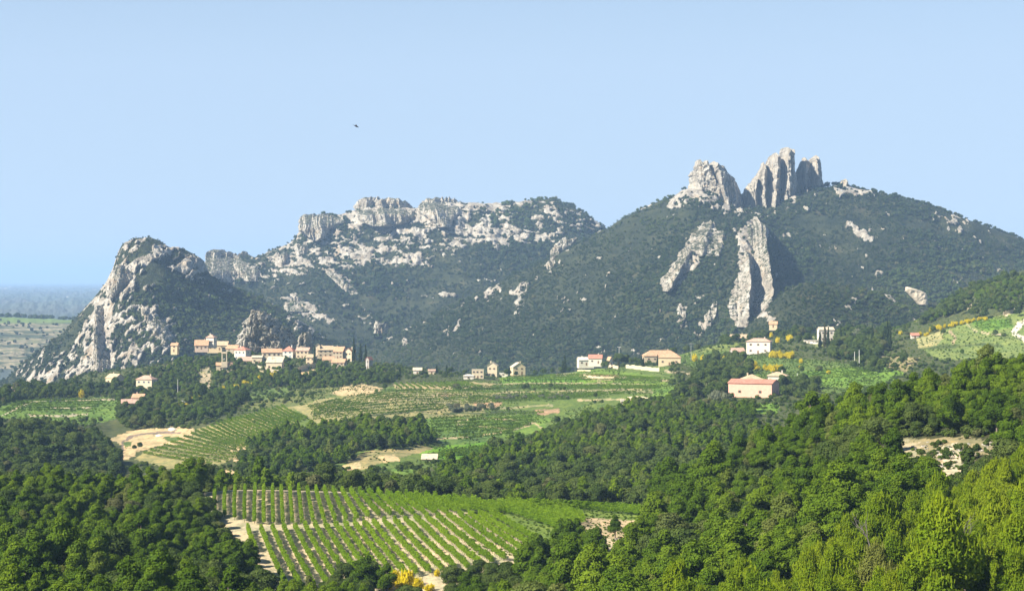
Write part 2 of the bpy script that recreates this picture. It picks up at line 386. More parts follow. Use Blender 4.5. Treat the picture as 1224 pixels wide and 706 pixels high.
# centre fields
paint(far, [(350, 488), (378, 476), (440, 466), (500, 458), (560, 456), (640, 452), (700, 440), (800, 438), (815, 470), (760, 480), (700, 500), (600, 545), (480, 565), (400, 560), (360, 512)], (.105, .155, .035))
paint(far, [(395, 470), (412, 461), (435, 459), (458, 464), (452, 472), (415, 474)], BARE)
paint(far, [(350, 487), (380, 477), (500, 466), (600, 470), (570, 500), (500, 502), (378, 505)], (.28, .26, .12))
paint(far, [(470, 459), (565, 457), (590, 458), (588, 464), (475, 466)], (.36, .30, .16))
paint(far, [(595, 448), (640, 442), (720, 440), (800, 452), (795, 466), (700, 462), (600, 460)], (.135, .215, .03))
paint(far, [(600, 453), (700, 452), (700, 458), (600, 458)], (.12, .25, .02))
paint(far, [(500, 500), (640, 495), (660, 500), (640, 520), (520, 525)], (.12, .20, .035))
paint(far, [(498, 538), (530, 532), (588, 527), (592, 543), (540, 549), (505, 548)], (.13, .27, .02))
paint(far, [(520, 520), (600, 512), (596, 526), (530, 532)], (.10, .17, .04))
paint(far, [(620, 508), (650, 502), (655, 520), (610, 530)], (.12, .20, .035))
paint(far, [(410, 552), (440, 538), (500, 532), (520, 536), (480, 545), (430, 562)], (.26, .23, .11))
paint(far, [(452, 545), (470, 542), (480, 550), (460, 553)], BARE); paint(far, [(410, 556), (430, 552), (432, 560), (412, 562)], BARE)
paint(far, [(470, 560), (510, 560), (520, 585), (460, 590)], (.12, .20, .035))
LN = [[(655, 447), (700, 447), (740, 451), (800, 455)], [(590, 459), (640, 458), (720, 458), (795, 462)],
      [(560, 470), (640, 468), (720, 466), (800, 465)], [(500, 481), (560, 479), (640, 473), (700, 468), (790, 468)],
      [(500, 489), (560, 487), (600, 487), (660, 484)], [(545, 503), (580, 500), (620, 502)], [(546, 507), (610, 512), (640, 505)],
      [(520, 524), (560, 522), (600, 516)], [(640, 506), (648, 512)], [(690, 478), (725, 477), (760, 477)], [(440, 478), (500, 476), (545, 470)], [(470, 470), (510, 472), (560, 469)]]
for l in LN: paint(far, smooth_line(l), (.40, .33, .20) if len(l) < 4 else (.30, .27, .15), 1.9)
for a in ([(640, 490), (668, 488), (668, 494), (642, 496)], [(565, 482), (600, 480), (600, 485), (570, 487)], [(696, 448), (740, 448), (740, 453), (696, 453)], [(525, 470), (545, 470), (543, 474), (528, 475)]): paint(far, a, (.36, .24, .15))
for l in ([(530, 475), (600, 474), (660, 472), (700, 471)], [(560, 464), (640, 463), (720, 461)], [(530, 494), (590, 493), (640, 492)], [(410, 500), (480, 492), (520, 488)]): paint(far, smooth_line(l), (.060, .085, .028), 2.6)
# village hill
paint(far, [(205, 418), (212, 418), (210, 428), (200, 440), (194, 440), (198, 430)], PALE); paint(far, [(217, 430), (228, 426), (226, 436), (218, 434)], (.42, .33, .24))
paint(far, [(240, 442), (252, 440), (252, 464), (246, 470), (238, 456)], (.34, .29, .20)); paint(far, [(228, 444), (250, 442), (240, 450)], (.26, .24, .14))
paint(far, [(306, 436), (330, 440), (330, 452), (312, 448)], (.38, .33, .22)); paint(far, [(345, 446), (378, 436), (378, 448), (350, 452)], BARE)
paint(far, smooth_line([(205, 483), (220, 480), (232, 478)]), (.34, .34, .35), 2.6)
# right plateau
paint(far, [(800, 418), (850, 415), (900, 425), (980, 430), (1060, 440), (1060, 470), (980, 470), (900, 470), (830, 440), (800, 428)], (.10, .155, .035))
paint(far, [(810, 414), (880, 408), (890, 418), (820, 424)], (.15, .19, .05))
paint(far, [(840, 478), (900, 480), (930, 482), (930, 494), (850, 492)], (.13, .23, .03))
paint(far, [(780, 460), (815, 462), (815, 476), (780, 474)], (.13, .22, .035))
paint(far, smooth_line([(795, 443), (815, 445), (836, 448), (840, 450)]), TRK, 2.2)
paint(far, [(965, 395), (1000, 398), (1010, 415), (975, 415)], (.20, .22, .09)); paint(far, [(960, 444), (1000, 440), (1035, 438), (1060, 436), (1080, 445), (1060, 460), (980, 462)], (.13, .23, .03))
paint(far, [(1052, 425), (1100, 428), (1085, 445), (1060, 440)], (.27, .23, .12))
paint(far, [(1095, 410), (1140, 390), (1200, 375), (1224, 372), (1300, 370), (1300, 430), (1224, 430), (1120, 430)], (.16, .21, .06))
paint(far, [(1095, 405), (1130, 395), (1125, 410), (1100, 420)], (.32, .30, .14)); paint(far, [(1160, 385), (1205, 380), (1212, 392), (1175, 395)], (.12, .22, .03))
paint(far, smooth_line([(1157, 388), (1165, 395), (1180, 398), (1200, 400)]), TRK, 1.8); paint(far, smooth_line([(1135, 395), (1142, 405), (1140, 412)]), (.36, .28, .18), 3)
paint(far, smooth_line([(1100, 418), (1130, 414), (1170, 412), (1200, 413)]), (.07, .10, .03), 3)
paint(far, [(1059, 388), (1072, 372), (1090, 366), (1135, 362), (1135, 376), (1110, 380), (1070, 390)], (.46, .38, .17))
paint(far, [(1199, 372), (1215, 369), (1214, 374), (1200, 377)], (.55, .47, .33)); paint(far, [(1155, 366), (1164, 362), (1166, 370), (1157, 370)], (.42, .34, .24))
paint(far, smooth_line([(1230, 380), (1219, 388), (1212, 396), (1218, 402), (1235, 408)]), (.62, .57, .48), 5.5)
def sample(img, px, py):
    i = np.clip(((py-RY0)*SC).astype(int), 0, RH*SC-1); j = np.clip(((px-RX0)*SC).astype(int), 0, RW*SC-1); return img[i, j]
PXg = np.repeat(gpx[None, :], len(gD), 0)
wob = fbm(GX/9, GY/14, o=4, s=21, g=.65)*3.2
w2 = fbm(GX/3.2, GY/5, o=4, s=23, g=.7)*np.where(GPY+0*PXg < 580, 9, 1.5)*(PXg > 800); cn = sample(near, PXg+wob*1.0+w2*1.6, GPY+wob*.5+w2); cf_ = sample(far, PXg+wob, GPY+wob*.6)
GC = np.where((GY < 482)[..., None], cn, cf_)
fw = (GY > 1800)
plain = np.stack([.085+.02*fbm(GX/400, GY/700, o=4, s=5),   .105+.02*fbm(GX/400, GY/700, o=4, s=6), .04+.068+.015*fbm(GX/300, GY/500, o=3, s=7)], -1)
twn = (fbm(GX/120, GY/420, o=3, s=9) > .58)[..., None]; plain = np.where(twn, (.50, .46, .42), plain)
GC = np.where(fw[..., None], plain, GC); GC = np.where(((GY > 470) & (GY < 600) & (PXg > -300))[..., None], FOREST, GC)
V = np.stack([GX, GY, GZ], -1).reshape(-1, 3)
g = link('ground', mesh_np('ground', V, grid_faces(len(gD), len(gpx)), [MG], True, {'Col': GC.reshape(-1, 3)})); tag(g, kind='structure')

# ---------------------------------------------------------------- mountains
def interp_curve(c, q): c = np.array(c, float); return pchip(c[:, 0], c[:, 1:], q)
class Mount:
    def __init__(s, name, px0, px1, curves, rock, disp=6., gully=14., seed=0, step=1.3, rows=220, label=None, jag=1.0, steep=.9):
        s.px = np.arange(px0, px1, step); s.D0 = []; s.z0 = []
        C = [interp_curve(c, s.px) for c in curves]                 # each (ncol, 2) D, y
        D = np.array([c[:, 0] for c in C]); y = np.array([c[:, 1] for c in C]); z = Z(y, D)
        nk = len(curves); wts = [0]
        tq = np.concatenate([np.linspace(0, nk-2, rows), np.linspace(nk-2, nk-1, 14)[1:]])
        D = pchip(np.arange(nk), D, tq); z = pchip(np.arange(nk), z, tq); PXm = np.repeat(s.px[None, :], len(tq), 0)
        T = np.clip(tq/(nk-2), 0, 1)[:, None]; xw = X(PXm, D)
        ft = 4*T*(1-T); edge = sstep(0, .12, 1-T)
        gl = ridged(xw/150+fbm(xw/200, D/200, o=2, s=seed)*.8, T*1.3+seed, o=3, s=seed+1)-.4
        D = D-gl*gully*ft; z = z+gl*gully*.35*ft
        py = PY(z, D)
        S = rock(PXm, py, xw, D, z)
        d = fbm(xw/28, z/20, D/50, o=5, s=seed+5); rr = ridged(xw/16, z/22, D/45, o=4, s=seed+9)+.35*fbm(xw/4, z/4, D/8, o=2, s=seed+19)
        dd = disp*d+S*disp*1.1*rr
        D2 = D-dd*(.25+.75*edge); z2 = z+dd*.5*edge
        jagn = fbm(PXm/9, T*6, o=4, s=seed+12)*jag; z2 = z2+jagn*(1+S)*D/F*1.1
        x2 = X(PXm, D2)
        s.x, s.D, s.z, s.S, s.PXm, s.T = x2, D2, z2, S, PXm, T+0*PXm; s.rows = rows
        s.py = PY(z2, D2); s.nt = len(tq)
        V = np.stack([x2, D2, z2], -1).reshape(-1, 3)
        s.obj = link('mountain', mesh_np('mountain', V, grid_faces(len(tq), len(s.px)), [MM], True, {'rock': S.ravel()})); tag(s.obj, label, kind='structure')
    def depth_at(s, px, py):
        c = int(np.clip(round((px-s.px[0])/(s.px[1]-s.px[0])), 0, len(s.px)-1)); col = s.py[:s.rows, c]; w = np.nonzero(col <= py)[0]
        return float(s.D[w[0], c]) if len(w) else float(s.D[s.rows-1, c])
    def scatter(s, n, size, dens=None, seed=1, pxr=None):
        r = np.random.default_rng(seed); i = r.uniform(0, s.rows-1.01, n); lo, hi = (s.px[0], s.px[-1]) if pxr is None else pxr
        j = (r.uniform(lo, hi, n)-s.px[0])/(s.px[1]-s.px[0]); j = np.clip(j, 0, len(s.px)-1.01)
        # keep the spacing even along the slope as seen
        I = i.astype(int); J = j.astype(int); fi = i-I; fj = j-J
        def b(A): return (A[I, J]*(1-fi)*(1-fj)+A[I+1, J]*fi*(1-fj)+A[I, J+1]*(1-fi)*fj+A[I+1, J+1]*fi*fj)
        vis = np.abs(s.py[I+1, J]-s.py[I, J]); vmax = np.percentile(vis, 90); keep = r.uniform(0, 1, n) < np.clip(vis/vmax, .15, 1)
        rockv = b(s.S); e = fbm(b(s.x)/5, b(s.z)/5, o=2, s=77)*.35
        keep &= (rockv+e < .48) | (r.uniform(0, 1, n) < .06)
        P = np.stack([b(s.x), b(s.D), b(s.z)], 1)
        pt = fbm(P[:, 0]/70, P[:, 2]/38, o=4, s=seed+40); keep &= r.uniform(0, 1, n) < np.clip(1.05-3.2*np.clip(pt-.12, 0, 1), .12, 1); size = size*np.clip(1+.9*fbm(P[:, 0]/110, P[:, 2]/60, o=2, s=seed+44), .55, 1.5)
        if dens is not None: keep &= r.uniform(0, 1, n) < dens(b(s.PXm), b(s.py))
        P = P[keep]; sc = size[keep]*r.lognormal(0, .32, len(P)); P[:, 2] += sc*.15
        return P, sc, b(s.PXm)[keep], b(s.py)[keep]
def rock_field(polys, scale=(1, 1), base=0.0, seed=0, rot=0.0, blurr=3):
    img = np.full((RH, RW), base, float)
    for pts, v in polys:
        m = poly_mask(img.shape, pts, 1, RX0, RY0); img[m] = v
    img = blur(img, blurr)
    def f(px, py, x, D, z):
        i = np.clip((py-RY0).astype(int), 0, RH-1); j = np.clip((px-RX0).astype(int), 0, RW-1); s_ = img[i, j]
        c, s2 = math.cos(rot), math.sin(rot); a = (x*c+z*s2)/scale[0]; b = (-x*s2+z*c)/scale[1]
        n = .5+.5*fbm(a, b, D/60, o=4, s=seed)*1.7+.18*noise(a*.3, b*.3, s=seed+3)
        return sstep(-.10, .10, s_-n)
    return f
bk = lambda c, dD, dy: [(p, D+dD, y+dy) for p, D, y in c]
# left mountain
rA = [(-300, 2300, 600), (-100, 2300, 505), (0, 2300, 456), (40, 2300, 424), (75, 2300, 396), (100, 2300, 369), (120, 2300, 346), (133, 2300, 325), (140, 2300, 305), (147, 2300, 292), (160, 2300, 286), (175, 2300, 284), (190, 2300, 287), (205, 2310, 296), (212, 2315, 296), (228, 2330, 301), (242, 2340, 311), (252, 2350, 328), (270, 2380, 338), (300, 2400, 351), (350, 2400, 377), (400, 2400, 410), (470, 2400, 455)]
polyA = [([(20, 450), (60, 400), (110, 350), (135, 305), (150, 285), (200, 290), (250, 310), (240, 330), (215, 335), (190, 345), (200, 380), (210, 410), (190, 425), (150, 445), (100, 460), (40, 470)], .43),
         ([(60, 400), (100, 365), (118, 345), (112, 372), (80, 420), (50, 440)], .20), ([(130, 325), (160, 318), (165, 345), (150, 355), (125, 360)], .85),
         ([(112, 360), (132, 360), (138, 440), (112, 450)], .85), ([(168, 368), (182, 372), (208, 405), (196, 414), (176, 388)], .85),
         ([(150, 285), (200, 288), (190, 300), (150, 300)], .38), ([(215, 300), (250, 312), (250, 330), (225, 322)], .7), ([(170, 310), (240, 340), (240, 420), (215, 420), (190, 370)], .2),
         ([(40, 455), (110, 405), (115, 440), (80, 465)], .58), ([(335, 376), (372, 382), (402, 402), (396, 410), (350, 394)], .52), ([(255, 336), (300, 350), (300, 356), (262, 346)], .40)]
A = Mount('A', -300, 470, [[(-300, 1980, 520), (470, 1980, 500)], [(-300, 2120, 560), (0, 2120, 480), (100, 2100, 425), (170, 2090, 385), (250, 2130, 398), (350, 2150, 424), (470, 2150, 482)], rA, bk(rA, 500, 90)],
          rock_field(polyA, (7, 4), 0.10, 31, .75), 7, 16, 41, label='rocky mountain rising left of the village')
# back mountain
rB = [(150, 3250, 340), (215, 3250, 318), (250, 3250, 312), (280, 3250, 309), (305, 3250, 306), (320, 3260, 301), (345, 3260, 290), (358, 3260, 276), (366, 3260, 262), (390, 3270, 258), (425, 3280, 252), (440, 3280, 247), (490, 3280, 249), (510, 3290, 245), (545, 3300, 242), (570, 3300, 243), (600, 3300, 243), (640, 3300, 239), (660, 3300, 238), (680, 3300, 246), (700, 3300, 255), (718, 3300, 268), (760, 3300, 300), (900, 3300, 340)]
polyB = [([(215, 318), (330, 295), (360, 262), (440, 242), (560, 240), (650, 236), (700, 252), (718, 270), (690, 275), (640, 295), (610, 298), (560, 300), (500, 315), (440, 318), (420, 330), (430, 352), (415, 350), (380, 322), (350, 335), (320, 340), (250, 335)], .50),
         ([(560, 240), (718, 255), (718, 275), (620, 275)], .42), ([(360, 256), (600, 240), (600, 256), (400, 272)], .70), ([(520, 262), (640, 275), (630, 290), (560, 292)], .66),
         ([(335, 355), (350, 350), (400, 385), (395, 392), (340, 375)], .55), ([(340, 362), (370, 365), (372, 380), (345, 378)], .62), ([(400, 300), (500, 300), (500, 316), (420, 320)], .64)]
B = Mount('B', 150, 900, [[(150, 2550, 460), (900, 2550, 450)], [(150, 2850, 400), (350, 2850, 372), (450, 2880, 362), (600, 2880, 350), (750, 2880, 350), (900, 2880, 380)], [(150, 3100, 360), (300, 3080, 338), (350, 3080, 318), (450, 3100, 292), (560, 3100, 288), (650, 3120, 285), (720, 3120, 300), (900, 3120, 360)], rB, bk(rB, 500, 80)],
          rock_field(polyB, (11, 4.0), .10, 61, -.10), 8, 16, 71, rows=240, label='long mountain with pale cliffs along its crest')
# right mountain under the spires
rC = [(350, 2500, 470), (430, 2520, 424), (500, 2550, 387), (560, 2580, 357), (620, 2610, 326), (680, 2640, 297), (725, 2660, 273), (760, 2680, 253), (800, 2690, 236), (825, 2700, 226), (850, 2700, 232), (885, 2700, 250), (925, 2700, 245), (950, 2700, 232), (965, 2700, 226), (985, 2700, 224), (1003, 2700, 222), (1020, 2700, 225), (1050, 2700, 230), (1100, 2700, 243), (1150, 2700, 260), (1200, 2700, 278), (1224, 2700, 286), (1300, 2700, 305), (1524, 2700, 370)]
polyC = [([(814, 222), (850, 226), (890, 255), (880, 262), (850, 248), (828, 240), (800, 250), (796, 238)], .66),
         ([(840, 266), (850, 264), (868, 282), (862, 305), (845, 305), (832, 320), (815, 342), (792, 348), (790, 338), (806, 315), (822, 290)], .85),
         ([(880, 275), (905, 262), (912, 300), (916, 340), (905, 375), (880, 388), (872, 372), (885, 330)], .9),
         ([(812, 362), (820, 360), (818, 378), (822, 390), (814, 392), (808, 378)], .72), ([(842, 388), (852, 362), (858, 360), (856, 378), (848, 390)], .8), ([(846, 310), (868, 315), (866, 325), (846, 322)], .5),
         ([(655, 320), (662, 290), (690, 284), (688, 292), (668, 300), (662, 322)], .66), ([(690, 268), (700, 250), (730, 275), (700, 276)], .1),
         ([(612, 342), (632, 336), (635, 348), (620, 372), (616, 360)], .55), ([(524, 398), (550, 382), (556, 388), (530, 404)], .6), ([(446, 398), (452, 384), (464, 388), (462, 398)], .8), ([(470, 392), (500, 375), (530, 358), (600, 338), (610, 350), (540, 372), (490, 392)], .30), ([(480, 408), (492, 406), (490, 414), (478, 414)], .7),
         ([(1001, 264), (1015, 268), (1040, 280), (1055, 292), (1046, 292), (1020, 280)], .8), ([(994, 222), (1010, 214), (1022, 224), (1060, 230), (1055, 234), (1000, 236)], .7), ([(1100, 248), (1160, 262), (1180, 290), (1170, 300), (1130, 270)], .40), ([(905, 222), (950, 225), (945, 262), (905, 262), (900, 250)], .3), ([(905, 270), (925, 275), (930, 290), (915, 284)], .5),
         ([(960, 225), (985, 230), (990, 240), (965, 235)], .35)]
C = Mount('C', 350, 1524, [[(350, 2150, 500), (700, 2050, 480), (880, 2000, 470), (1100, 2100, 470), (1524, 2100, 470)],
          [(350, 2300, 485), (500, 2280, 430), (620, 2260, 395), (760, 2240, 350), (850, 2210, 322), (885, 2200, 318), (930, 2270, 335), (1050, 2320, 330), (1224, 2340, 350), (1524, 2340, 400)],
          [(350, 2400, 478), (500, 2420, 405), (620, 2440, 355), (760, 2450, 295), (850, 2450, 268), (885, 2450, 270), (930, 2500, 284), (1050, 2520, 272), (1224, 2540, 315), (1524, 2540, 385)], rC, bk(rC, 500, 80)],
          rock_field(polyC, (7, 5), .055, 91, .9), 6, 18, 101, step=1.25, rows=260, label='wooded mountain carrying the three limestone spires')
# small dark hill in front, and the far terraces at the left
rD = [(820, 1950, 430), (880, 1950, 400), (910, 1950, 374), (940, 1950, 347), (965, 1950, 338), (1000, 1950, 340), (1040, 1950, 348), (1090, 1950, 358), (1130, 1950, 364), (1200, 1950, 376), (1300, 1950, 400)]
polyD = [([(905, 365), (925, 362), (930, 385), (915, 392), (905, 385)], .62), ([(938, 335), (945, 332), (942, 352), (934, 352)], .6), ([(1080, 345), (1108, 350), (1108, 360), (1085, 356)], .0)]
Dm = Mount('D', 820, 1300, [[(820, 1720, 470), (1300, 1720, 440)], [(820, 1820, 455), (900, 1810, 405), (965, 1810, 372), (1050, 1820, 378), (1130, 1820, 385), (1300, 1820, 410)], rD, bk(rD, 200, 60)],
           rock_field(polyD, (9, 8), .10, 131, .6), 4, 8, 141, step=1.5, rows=90, label='low dark wooded hill in front of the spires mountain')
rE = [(-300, 3700, 374), (0, 3700, 379), (60, 3700, 381), (100, 3700, 383), (130, 3700, 390), (200, 3700, 420), (260, 3700, 450)]
En = Mount('E', -300, 260, [[(-300, 2750, 470), (260, 2750, 480)], [(-300, 3200, 425), (0, 3200, 420), (80, 3200, 425), (260, 3200, 455)], rE, bk(rE, 500, 40)], lambda px, py, x, D, z: np.zeros_like(px), 3, 10, 151, step=2, rows=100, label='far terraced hill at the left')
def m_terr():
    m, n, out = newmat('far_terraces'); a = tnoise(n, pos(n, (.012, .02, .22)), 1, 4, .6, .5)
    c = ramp(n, [(.36, (.05, .065, .035)), (.46, (.09, .10, .05)), (.54, (.34, .28, .19)), (.60, (.10, .12, .05)), (.75, (.30, .25, .16))], a)
    g = n.nodes.new('ShaderNodeNewGeometry'); sx = n.nodes.new('ShaderNodeSeparateXYZ'); n.links.new(g.outputs['Position'], sx.inputs[0])
    f = ramp(n, [(.500, (0, 0, 0)), (.53, (1, 1, 1))], mathn(n, 'DIVIDE', sx.outputs[2], 140.))
    c = mixc(n, f, c, (.13, .19, .05)); diffuse(n, out, c, bump(n, a, .8, 2)); return m
En.obj.data.materials[0] = m_terr()

# ---------------------------------------------------------------- limestone spires and fins
def relief(rows, ref, T, ribs, seed, label, D=None, name='limestone_fin', nu=90, nv=110, cat='rock', amp=1.0, vert=1.0, off=6., lean=0.0, power=.55, ridgeh=9., fw=6., mat=None, jag=1.):
    """rows: (y, xl, xr, [D]) from the top down in photo rows; ribs: ((x0,y0),(x1,y1),wl,wr,h) crests that stand out of the face"""
    if name == 'limestone_cliff': ridgeh, T = 17., T+6
    P = np.array([r[:3] for r in rows], float); ys = np.linspace(P[0, 0], P[-1, 0], nv); q = pchip(P[:, 0], P[:, 1:], ys); xl, xr = q[:, 0], q[:, 1]
    if D is None:
        Dr = np.array([ref.depth_at((a+b)/2, y) for y, a, b in P])+off; Dr = np.minimum.accumulate(Dr); Dref = pchip(P[:, 0], Dr, ys)
    else: Dref = np.full(nv, float(D)) if np.isscalar(D) else np.interp(ys, P[:, 0], D)
    jw = np.clip((P[:, 2]-P[:, 1]).max()/30, .35, 1.2); jl = fbm(ys/6, ys*0+seed, o=4, s=seed, g=.7)*4.5*amp*jw*jag; jr = fbm(ys/6, ys*0+seed+9, o=4, s=seed+1, g=.7)*3.5*amp*jw*jag
    xl = xl+jl*min(1, 1); xr = np.maximum(xr+jr, xl+1)
    u = np.linspace(0, 1, nu)[None, :]; px = xl[:, None]+(xr-xl)[:, None]*u; py = np.repeat(ys[:, None], nu, 1)
    e = np.clip(1-np.abs(2*u-1)**3, 0, 1)**power*np.ones_like(px)
    vtop = sstep(-.02, .10, (py-P[0, 0])/(P[-1, 0]-P[0, 0]))
    prot = T*e*(.25+.75*vtop)
    rb = np.zeros_like(px)
    for (a, b, wl, wr, h) in ribs:
        t = np.clip((py-a[1])/(b[1]-a[1]), -.1, 1.1); xc = a[0]+(b[0]-a[0])*t; d = px-xc+fbm(py/9, py*0, o=3, s=seed+4)*1.6*amp
        rb = np.maximum(rb, h*np.where(d < 0, np.clip(1+d/wl, 0, 1), np.clip(1-d/wr, 0, 1)))
    prot = prot+rb*np.sqrt(e)*(.3+.7*vtop)
    flute = ridged((px+fbm(px/12, py/14, o=2, s=seed+7)*3.5)/fw, py/60, o=3, s=seed+2)
    blk = fbm(px/5, py/5, o=5, s=seed+3, g=.6)*1.25
    prot = prot+(flute*ridgeh*vert+blk*5.5*amp)*e
    # top edge: notched silhouette
    yj = py-(ridged(px/4.5, px*0+seed, o=3, s=seed+5)-.5)*(6.5 if 'spire' in name else 3.2)*amp*(1-sstep(0, .35, (py-P[0, 0])/(P[-1, 0]-P[0, 0])))
    Df = Dref[:, None]-prot; Db = Dref[:, None]+T*.8*e+4+blk*2
    fx, fz = X(px, Dref[:, None]), Z(yj, Dref[:, None])
    Vf = np.stack([fx, Df, fz], -1).reshape(-1, 3); Vb = np.stack([fx, Db, fz-0.0], -1).reshape(-1, 3)
    Ff = grid_faces(nv, nu, True); nF = nv*nu; Fb = grid_faces(nv, nu)+nF
    idx = np.arange(nF).reshape(nv, nu); st = []
    for loop in (idx[0], idx[-1][::-1], idx[:, 0][::-1], idx[:, -1]):
        st.append(np.stack([loop[:-1], loop[1:], loop[1:]+nF, loop[:-1]+nF], 1))
    c0 = Vf.reshape(nv, nu, 3)[-1].mean(0); o = link(name, mesh_np(name, np.concatenate([Vf, Vb])-c0, np.concatenate([Ff, Fb]+st), [mat or MR], False), loc=tuple(c0))
    return tag(o, label, cat, 'limestone outcrops on the mountains')
SP = dict(name='limestone_spire', jag=.8)
relief([(190, 835, 838), (194, 831, 843), (200, 828, 848), (208, 826, 852), (218, 824, 858), (228, 821, 864), (240, 824, 870), (252, 840, 874), (263, 862, 877)], C, 12,
       [((841, 190), (868, 262), 24, 8, 40), ((829, 205), (840, 240), 7, 8, 14)], 1, 'sunlit pointed rock at the left end of the row of spires', 2688, **SP)
relief([(195, 848, 851), (199, 841, 854), (204, 839, 862), (210, 838, 868), (216, 838, 876), (224, 838, 881), (236, 840, 885), (250, 846, 888), (262, 856, 887)], C, 8,
       [((847, 196), (866, 262), 8, 48, 84)], 2, 'serrated rock slab with a dark shaded face, joined right of the leftmost pointed rock', 2712, ridgeh=13, fw=5, **SP)
relief([(212, 899, 902), (218, 895, 904), (225, 891, 906), (233, 887, 908), (241, 884, 909), (248, 888, 909), (255, 898, 908)], C, 9, [((900, 212), (899, 252), 8, 7, 22)], 3, 'lowest leftmost blade of the tall fluted spire group', 2680, ridgeh=12, fw=3.6, **SP)
relief([(196, 910, 912), (202, 906, 914), (210, 903, 917), (222, 901, 919), (236, 900, 921), (250, 902, 921), (257, 905, 919)], C, 10, [((908, 197), (911, 255), 7, 9, 30)], 34, 'second blade of the tall fluted spire group, pale with deep grooves', 2684, ridgeh=12, fw=3.6, **SP)
relief([(184, 922, 925), (188, 918, 929), (195, 915, 932), (206, 913, 934), (222, 912, 934), (240, 911, 935), (258, 914, 932)], C, 11, [((921, 186), (920, 256), 7, 16, 52)], 35, 'third and widest blade of the tall fluted spire group', 2692, ridgeh=14, fw=4.2, **SP)
relief([(176, 937, 939), (179, 934, 942), (186, 931, 945), (195, 929, 945), (205, 928, 946), (218, 928, 950), (232, 928, 952), (252, 928, 948)], C, 10, [((934, 178), (929, 250), 5, 30, 80)], 36, 'highest dark tower of the spires with a rounded bushy head', 2708, ridgeh=12, fw=4.5, **SP)
relief([(191, 960, 963), (196, 956, 966), (203, 952, 967), (214, 950, 968), (228, 949, 969), (238, 950, 968)], C, 8, [((958, 192), (957, 236), 6, 14, 36)], 37, 'left half of the smallest twin spire at the right end', 2710, ridgeh=11, fw=4, **SP)
relief([(188, 972, 975), (193, 968, 977), (202, 965, 979), (214, 965, 981), (226, 965, 985), (238, 966, 987)], C, 8, [((970, 189), (969, 236), 5, 18, 44)], 38, 'right half of the smallest twin spire at the right end', 2716, ridgeh=11, fw=4, **SP)
relief([(215, 1006, 1010), (219, 1002, 1015), (225, 996, 1022), (232, 990, 1030)], C, 6, [((1008, 215), (1009, 228), 8, 6, 8)], 5, 'tiny rock knob on the ridge right of the spires', 2695, nu=40, nv=40, name='rock_outcrop')
relief([(261, 899, 903), (270, 892, 908), (280, 887, 911), (292, 891, 912), (305, 894, 915), (320, 895, 918), (335, 897, 919), (350, 899, 917), (364, 898, 912), (376, 897, 905)], C, 12,
       [((904, 262), (913, 345), 16, 7, 66), ((893, 275), (899, 330), 7, 5, 24)], 6, 'jagged limestone fin standing below the middle spire and shading the slope to its right', nv=160, fw=7, jag=1.3)
relief([(300, 889, 893), (312, 885, 896), (325, 883, 897), (338, 878, 897), (352, 874, 896), (366, 872, 893), (380, 875, 892), (390, 881, 890)], C, 9,
       [((891, 302), (890, 385), 10, 6, 34)], 61, 'lower broken rock rib leaning on the left of the jagged fin', nv=130, fw=7, jag=1.4)
relief([(264, 843, 851), (272, 836, 860), (280, 829, 867), (290, 826, 868), (298, 827, 867), (306, 832, 864)], C, 8,
       [((848, 264), (834, 300), 12, 8, 22), ((862, 280), (856, 305), 8, 6, 18)], 7, 'broad pale crag at the top of the slanting rock band', nv=90, jag=1.3)
relief([(296, 818, 832), (306, 810, 832), (316, 803, 830), (326, 797, 822), (338, 790, 814), (348, 792, 804)], C, 8,
       [((824, 296), (798, 346), 10, 6, 22)], 62, 'pale slab forming the lower left end of the slanting rock band', nv=90, jag=1.3)
relief([(360, 850, 858), (370, 846, 858), (380, 842, 854), (389, 842, 850)], C, 6, [], 8, 'short pale rock strip on the slope below the slanting rock band', nu=40, nv=50)
relief([(358, 812, 820), (368, 810, 820), (378, 811, 821), (391, 814, 824)], C, 5, [], 9, 'thin broken rock strip left of the short pale strip', nu=40, nv=50)
relief([(284, 676, 690), (292, 662, 686), (302, 658, 670), (312, 656, 666), (322, 654, 662)], C, 6, [], 10, 'small hooked rock outcrop near the saddle between the mountains', nu=50, nv=60)
relief([(338, 622, 634), (346, 618, 634), (356, 620, 632), (366, 618, 626)], C, 4, [], 12, 'small crumbling rock patch in the middle of the wooded slope', nu=40, nv=40)
relief([(384, 450, 460), (390, 447, 464), (398, 446, 464)], C, 5, [], 11, 'white boulder outcrop low on the wooded slope right of the village', nu=40, nv=30)
# left mountain cliffs
relief([(318, 137, 158), (326, 134, 163), (336, 133, 160), (346, 130, 156), (356, 129, 144)], A, 9, [((150, 318), (142, 355), 12, 8, 12)], 13, 'ochre cliff face below the top of the left mountain')
relief([(364, 119, 128), (372, 116, 132), (385, 115, 131), (396, 113, 130), (410, 112, 128), (425, 112, 134), (440, 113, 138), (450, 116, 136)], A, 10, [((122, 364), (124, 412), 9, 5, 18), ((122, 412), (134, 450), 8, 6, 16)], 14, 'steep rock rib running down the left mountain')
relief([(370, 170, 177), (380, 174, 188), (392, 180, 200), (402, 188, 207), (411, 192, 205)], A, 7, [((176, 372), (202, 408), 12, 8, 8)], 15, 'slanting pale rock slab above the tan tower house', nv=70)
